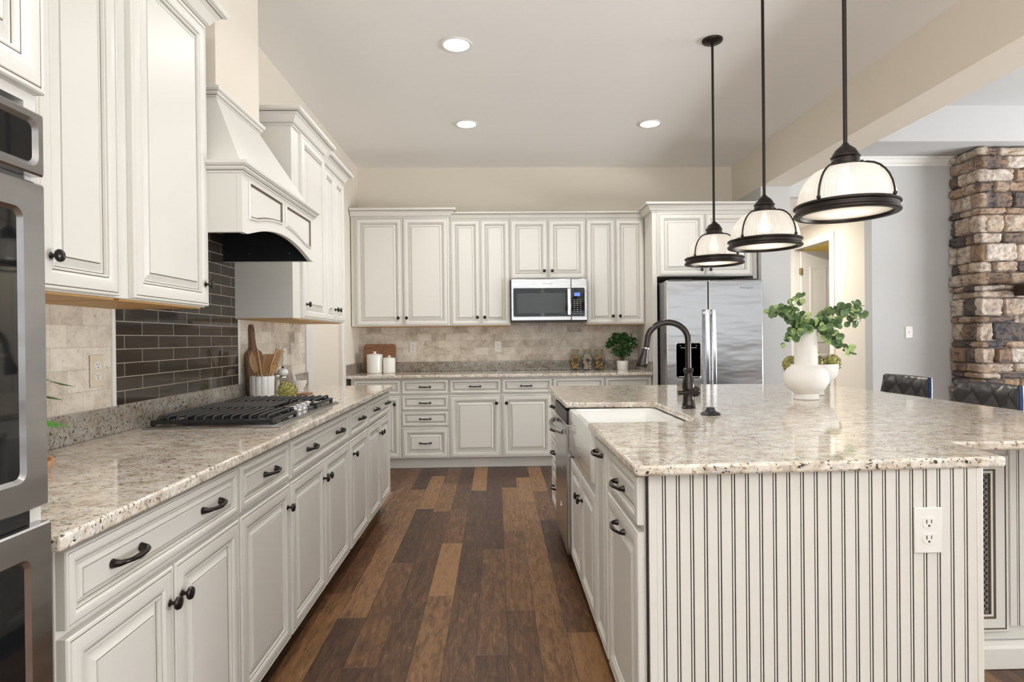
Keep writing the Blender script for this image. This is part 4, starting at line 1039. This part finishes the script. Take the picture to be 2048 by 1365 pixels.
jar((.828, 6.29, .9145), 'glass jar of tan biscuits, left of three', ['wax', 'spoonwood'], 1)
jar((.955, 6.27, .9145), 'glass jar of pale pink and white sweets, middle of three', ['pinkbit', 'matte'], 2)
jar((1.086, 6.29, .9145), 'glass jar of tan biscuits, beside the potted shrub', ['wax', 'spoonwood'], 3)
t = thing('potted_shrub', 'dark green boxwood topiary in white pot on back counter', 'plant', (1.322, 6.25, .9145))
MB().lathe([(.052, 0), (.055, .004), (.061, .096), (.060, .098), (.055, .098), (.053, .07), (0, .07)], 24).build('pot', 'matte', t)
MB().lathe([(.052, .071), (0, .075)], 14).build('soil', 'twig', t)
s_ = MB()
for a in range(6): s_.tube([(.012 * math.cos(a), .012 * math.sin(a), .07), (.02 * math.cos(a), .02 * math.sin(a), .15), (.07 * math.cos(a * 1.1), .07 * math.sin(a * 1.1), .25)], .004, 6)
s_.build('stem', 'twig', t)
lf = MB(); rnd = random.Random(11)
for i in range(520):
    while True:
        d = Vector((rnd.uniform(-1, 1), rnd.uniform(-1, 1), rnd.uniform(-1, 1)))
        if .3 < d.length < 1: break
    p = Vector((d.x * .155 - .005, d.y * .10 - .02, .262 + d.z * .118))
    if d.z < -.2: p.x *= .75
    dr_ = Vector((d.x + rnd.gauss(0, .5), d.y + rnd.gauss(0, .5), d.z + .3 + rnd.gauss(0, .5)))
    lf.leaf(p, dr_, (rnd.gauss(0, .6), -1 + rnd.gauss(0, .5), .8), rnd.uniform(.022, .036), rnd.uniform(.018, .028), 0, .2, 7)
lf.build('foliage', 'green', t)

# ------------------------------------------------------------------ island things
VX, VY = 1.658, 3.17
t = thing('vase', 'white matte bulb vase with cylindrical neck on the island', 'vase', (VX, VY, .9145))
MB().lathe([(.060, 0), (.064, .003), (.063, .018), (.058, .030), (.070, .040), (.095, .060), (.110, .088), (.113, .112), (.108, .140), (.095, .162), (.077, .177), (.059, .1835), (.057, .186), (.057, .20), (.057, .370), (.054, .374), (.050, .372), (.049, .20), (0, .19)], 40).build('body', 'matte', t, smooth=50)
br = thing('eucalyptus_branches', 'green eucalyptus branches arranged in the white vase', 'branches', (VX + .012, VY, 1.285))
rnd = random.Random(21)
stems = [[(0, 0, -.08), (-.03, 0, .01), (-.10, -.01, .07), (-.17, -.02, .10), (-.213, -.02, .095)],
         [(0, .01, -.08), (-.03, .02, .02), (-.05, .03, .09), (-.075, .03, .155), (-.015, .03, .178)],
         [(0, -.01, -.08), (-.04, -.03, .01), (-.09, -.05, .0), (-.13, -.06, -.05), (-.155, -.07, -.065)],
         [(0, 0, -.08), (.03, 0, .0), (.09, .0, .06), (.17, -.01, .11), (.24, -.01, .125), (.285, -.01, .13)],
         [(0, .01, -.08), (.035, .02, .01), (.11, .02, .06), (.20, .03, .075), (.29, .03, .055), (.33, .03, .065)],
         [(0, -.01, -.08), (.035, -.03, .0), (.08, -.05, -.03), (.13, -.06, -.06), (.165, -.07, -.085), (.19, -.07, -.12)],
         [(0, .0, -.08), (-.01, -.03, .02), (-.04, -.05, .06), (-.09, -.05, .055), (-.12, -.05, .045)],
         [(0, 0, -.08), (.02, -.02, .02), (.05, -.03, .05), (.10, -.04, .02), (.16, -.05, .02)],
         [(0, .02, -.08), (-.02, .04, .02), (-.07, .05, .09), (-.12, .05, .115), (-.15, .05, .10)],
         [(0, -.02, -.08), (-.03, -.04, .0), (-.06, -.06, .03), (-.075, -.07, .02), (-.10, -.08, -.005)],
         [(0, .01, -.08), (.04, .03, .02), (.13, .04, .085), (.20, .05, .115), (.25, .05, .10)],
         [(0, -.01, -.08), (.03, -.04, .02), (.07, -.06, .0), (.10, -.07, -.04), (.12, -.08, -.06)]]
for st_ in stems:
    P = [Vector(p) for p in st_]; sm_ = MB(); 
    dense = []
    for i in range(len(P) - 1):
        for q in range(4): dense.append(P[i].lerp(P[i + 1], q / 4))
    dense.append(P[-1])
    sm_.tube(dense, [.0028 - .0018 * i / len(dense) for i in range(len(dense))], 6)
    for i, p in enumerate(dense):
        if p.z < .0 and abs(p.x) < .06: continue
        for q in range(2 if rnd.random() < .85 else 3):
            tz = Vector((rnd.gauss(0, 1), rnd.gauss(0, .9), rnd.gauss(0, 1))).normalized()
            L = rnd.uniform(.030, .046) * (.8 if i > len(dense) - 3 else 1)
            sm_.leaf(p + tz * .006, tz, (rnd.gauss(0, .45), -1, rnd.gauss(.2, .45)), L, L * rnd.uniform(.8, 1.0), 1 if rnd.random() < .72 else 2, .08, 10)
    sm_.build('branch', ['twig', 'eu', 'eulight'], br)
BX, BY = 1.815, 3.41
t = thing('pedestal_bowl', 'white ceramic pedestal bowl holding artichokes behind the vase', 'bowl', (BX, BY, .9145))
MB().lathe([(.066, 0), (.069, .003), (.066, .008), (.060, .04), (.068, .052), (.105, .075), (.130, .110), (.139, .150), (.140, .178), (.136, .179), (.130, .15), (.115, .11), (.07, .075), (0, .068)], 40).build('body', 'matte', t, smooth=50)
a0 = arti_mb(.046, 9).build('artichoke', ['arti', 'artitip'], smooth=45)
tag(a0, 'artichoke on the right rim of the pedestal bowl', 'artichoke', 'artichokes in the pedestal bowl'); a0.location = (BX + .080, BY - .02, 1.058); a0.rotation_euler = (.3, .5, 0)
for (x, y, z, rx, ry, lab) in ((.005, -.035, 1.052, .5, -.2, 'artichoke in front of pedestal bowl just right of vase neck'), (.02, .045, 1.085, -.3, .2, 'topmost artichoke heaped at back of pedestal bowl'), (-.085, .0, 1.052, .2, -.6, 'artichoke on left of pedestal bowl, mostly behind the vase')):
    o = a0.copy(); COL.objects.link(o); o.location = (BX + x, BY + y, z); o.rotation_euler = (rx, ry, x * 9); o['label'] = lab

# ------------------------------------------------------------------ bar stools
t = thing('bar_stool', 'black quilted leather bar stool farther along the island, blue reflection painted on side edge', 'bar stool', (2.55, 3.935, 0), RI, 'quilted bar stools at the island')
# local frame: faces -y (towards island), back rest at y=+.2
bkm = MB(); NX, NZ = 84, 48; WB, HB = .245, .36
def bpos(u, v, side):
    x = (u - .5) * 2 * WB * (1 - .10 * v ** 3); z = .62 + HB * v
    y = .20 + .035 * v - .05 * (2 * u - 1) ** 2
    e = min(1, min(u, 1 - u) * 9, (1 - v) * 8, v * 9 + .3) ** .5
    dm_ = min(abs(math.sin(PI * (u * 3.5 + v * 2.4))), abs(math.sin(PI * (u * 3.5 - v * 2.4))))
    th = .030 * e + (.013 * dm_ ** .55 if side < 0 else 0) * e
    return (x, y + side * th, z)
for side in (-1, 1):
    vs = [bpos(i / NX, j / NZ, side) for j in range(NZ + 1) for i in range(NX + 1)]
    fs = [(j * (NX + 1) + i, j * (NX + 1) + i + 1, (j + 1) * (NX + 1) + i + 1, (j + 1) * (NX + 1) + i) for j in range(NZ) for i in range(NX)]
    if side > 0: fs = [f[::-1] for f in fs]
    bkm.add(vs, fs)
bkm.build('backrest', 'leather', t, smooth=60, merge=True)
eb = MB(); eb.tube([bpos(1.0, j / 10, 0) for j in range(11)], .012, 10); eb.build('side_edge_reflection', 'bluereflection', t)
se = MB().prism(rr2(-.22, .22, -.22, .20, .06), .56, .63).build('seat', 'leather', t, bevel=.02, bseg=3)
for x in (-.19, .19):
    for y in (-.19, .18): MB().tube([(x, y, .001), (x * .85, y * .85, .56)], [.013, .016], 10).build('leg', 'bronze2', t)
fr_ = MB(); fr_.tube([(-.18, -.18, .2), (.18, -.18, .2)], .008, 8); fr_.build('footrest', 'bronze2', t)
dup(t, (2.55, 3.28, 0), 'black quilted leather bar stool nearer the camera, in front of stone chimney')

# ------------------------------------------------------------------ stone chimney
t = thing('stone_chimney', 'floor to ceiling stacked stone chimney beside the grey wall', 'chimney', (0, 0, 0))
CX0, CX1, CY0, CY1, CZ = 4.545, 5.95, 5.50, YG - .002, 3.005
B(CX0 + .012, CX1, CY0 + .012, CY1, 0.002, CZ - .004).build('core', 'mortar', t, smooth=0)
rnd = random.Random(5)
stone = MB(); cols_ = []
from mathutils import noise as mnoise
def block(p0, du, dn, w_, h, depth):
    """rough stone: outer face on u-z plane, dn = outward normal"""
    nx_, nz_ = max(4, int(w_ / .011)), max(3, int(h / .010)); base = Vector(p0); vs = []
    tint = rnd.choice([.03, .10, .2, .33, .42, .5, .55, .6, .66, .72, .78, .84, .9, .96]); sd_ = Vector((rnd.uniform(0, 50), rnd.uniform(0, 50), rnd.uniform(0, 50)))
    t1 = rnd.uniform(-.012, .012); t2 = rnd.uniform(-.010, .010); rc = min(.016, h * .22); tl = rnd.uniform(-.01, .01)
    for j in range(nz_ + 1):
        for i in range(nx_ + 1):
            u, v = i / nx_, j / nz_; e = min(u, 1 - u) * w_; e2 = min(v, 1 - v) * h
            q = Vector((u * w_, v * h, 0)); em = min(1, min(e, e2) / .012)
            qs = Vector((u * w_ * 11, v * h * 30 + u * w_ * 3 * t1 * 60, 0)); n1 = 1 - 2 * abs(mnoise.fractal(qs + sd_, .8, 2.2, 5)); n2 = mnoise.noise(q * 10 + sd_)
            d = depth * (.25 + .75 * em ** .6) + (.012 * n1 + .013 * n2) * (.45 + .55 * em)
            # rounded corners in plan and wavy edges
            cu = (.5 - u) * 2; cv = (.5 - v) * 2
            uu = u * w_ + cu * rc * max(0, abs(cv) - .55) * 1.1 + .005 * mnoise.noise(q * 30 + sd_); vv = v * h + cv * rc * max(0, abs(cu) - .72) * 1.1 + .006 * mnoise.noise(q * 17 - sd_) + tl * (u - .5)
            vs.append(base + du * uu + Vector((0, 0, vv)) + dn * d); cols_.append(min(1, max(0, tint + .16 * (n1 - .4) + .16 * n2)))
    k = nx_ + 1; o = len(vs)
    fs = [(j * k + i, j * k + i + 1, (j + 1) * k + i + 1, (j + 1) * k + i) for j in range(nz_) for i in range(nx_)]
    rim = [i for i in range(k)] + [j * k + nx_ for j in range(1, nz_ + 1)] + [nz_ * k + i for i in range(nx_ - 1, -1, -1)] + [j * k for j in range(nz_ - 1, 0, -1)]
    vs += [vs[i] - dn * (depth + .012) for i in rim]; cols_.extend([tint] * len(rim))
    fs += [(rim[(a + 1) % len(rim)], rim[a], o + a, o + (a + 1) % len(rim)) for a in range(len(rim))]
    stone.add(vs, fs)
z = .004
row = 0
while z < CZ - .02:
    h = rnd.choice([.055, .065, .075, .09, .10, .12, .145, .17]); h = min(h, CZ - .004 - z)
    if CZ - z - h < .04: h = CZ - .004 - z
    y = CY0 + .012 if row % 2 else CY0 - .03
    y_end = CY1
    while y < y_end - .02:
        w_ = rnd.uniform(.09, .20); w_ = min(w_, y_end - y)
        if y_end - y - w_ < .06: w_ = y_end - y
        block((CX0 + .012, y + w_ - .004, z + .004), Vector((0, -1, 0)), Vector((-1, 0, 0)), w_ - .005, h - .005, rnd.uniform(.015, .05)); y += w_
    x = CX0 - (.03 if row % 2 else -.012)
    while x < CX1 - .02:
        w_ = rnd.uniform(.12, .32); w_ = min(w_, CX1 - x)
        block((x + .004, CY0 + .012, z + .004), Vector((1, 0, 0)), Vector((0, -1, 0)), w_ - .005, h - .005, rnd.uniform(.015, .05)); x += w_
    z += h; row += 1
so = stone.build('stone_facing', 'stone', t, smooth=70)
ca = so.data.color_attributes.new('stone', 'FLOAT_COLOR', 'POINT')
for i, c_ in enumerate(cols_): ca.data[i].color = (c_, c_, c_, 1)
o = B(4.80, 5.9, CY0 - .26, CY0 - .062, 1.60, 1.70).build('mantel_shelf', 'mantelwood', bevel=.006)
tag(o, 'dark wooden mantel shelf on the stone chimney at right edge', 'mantel')
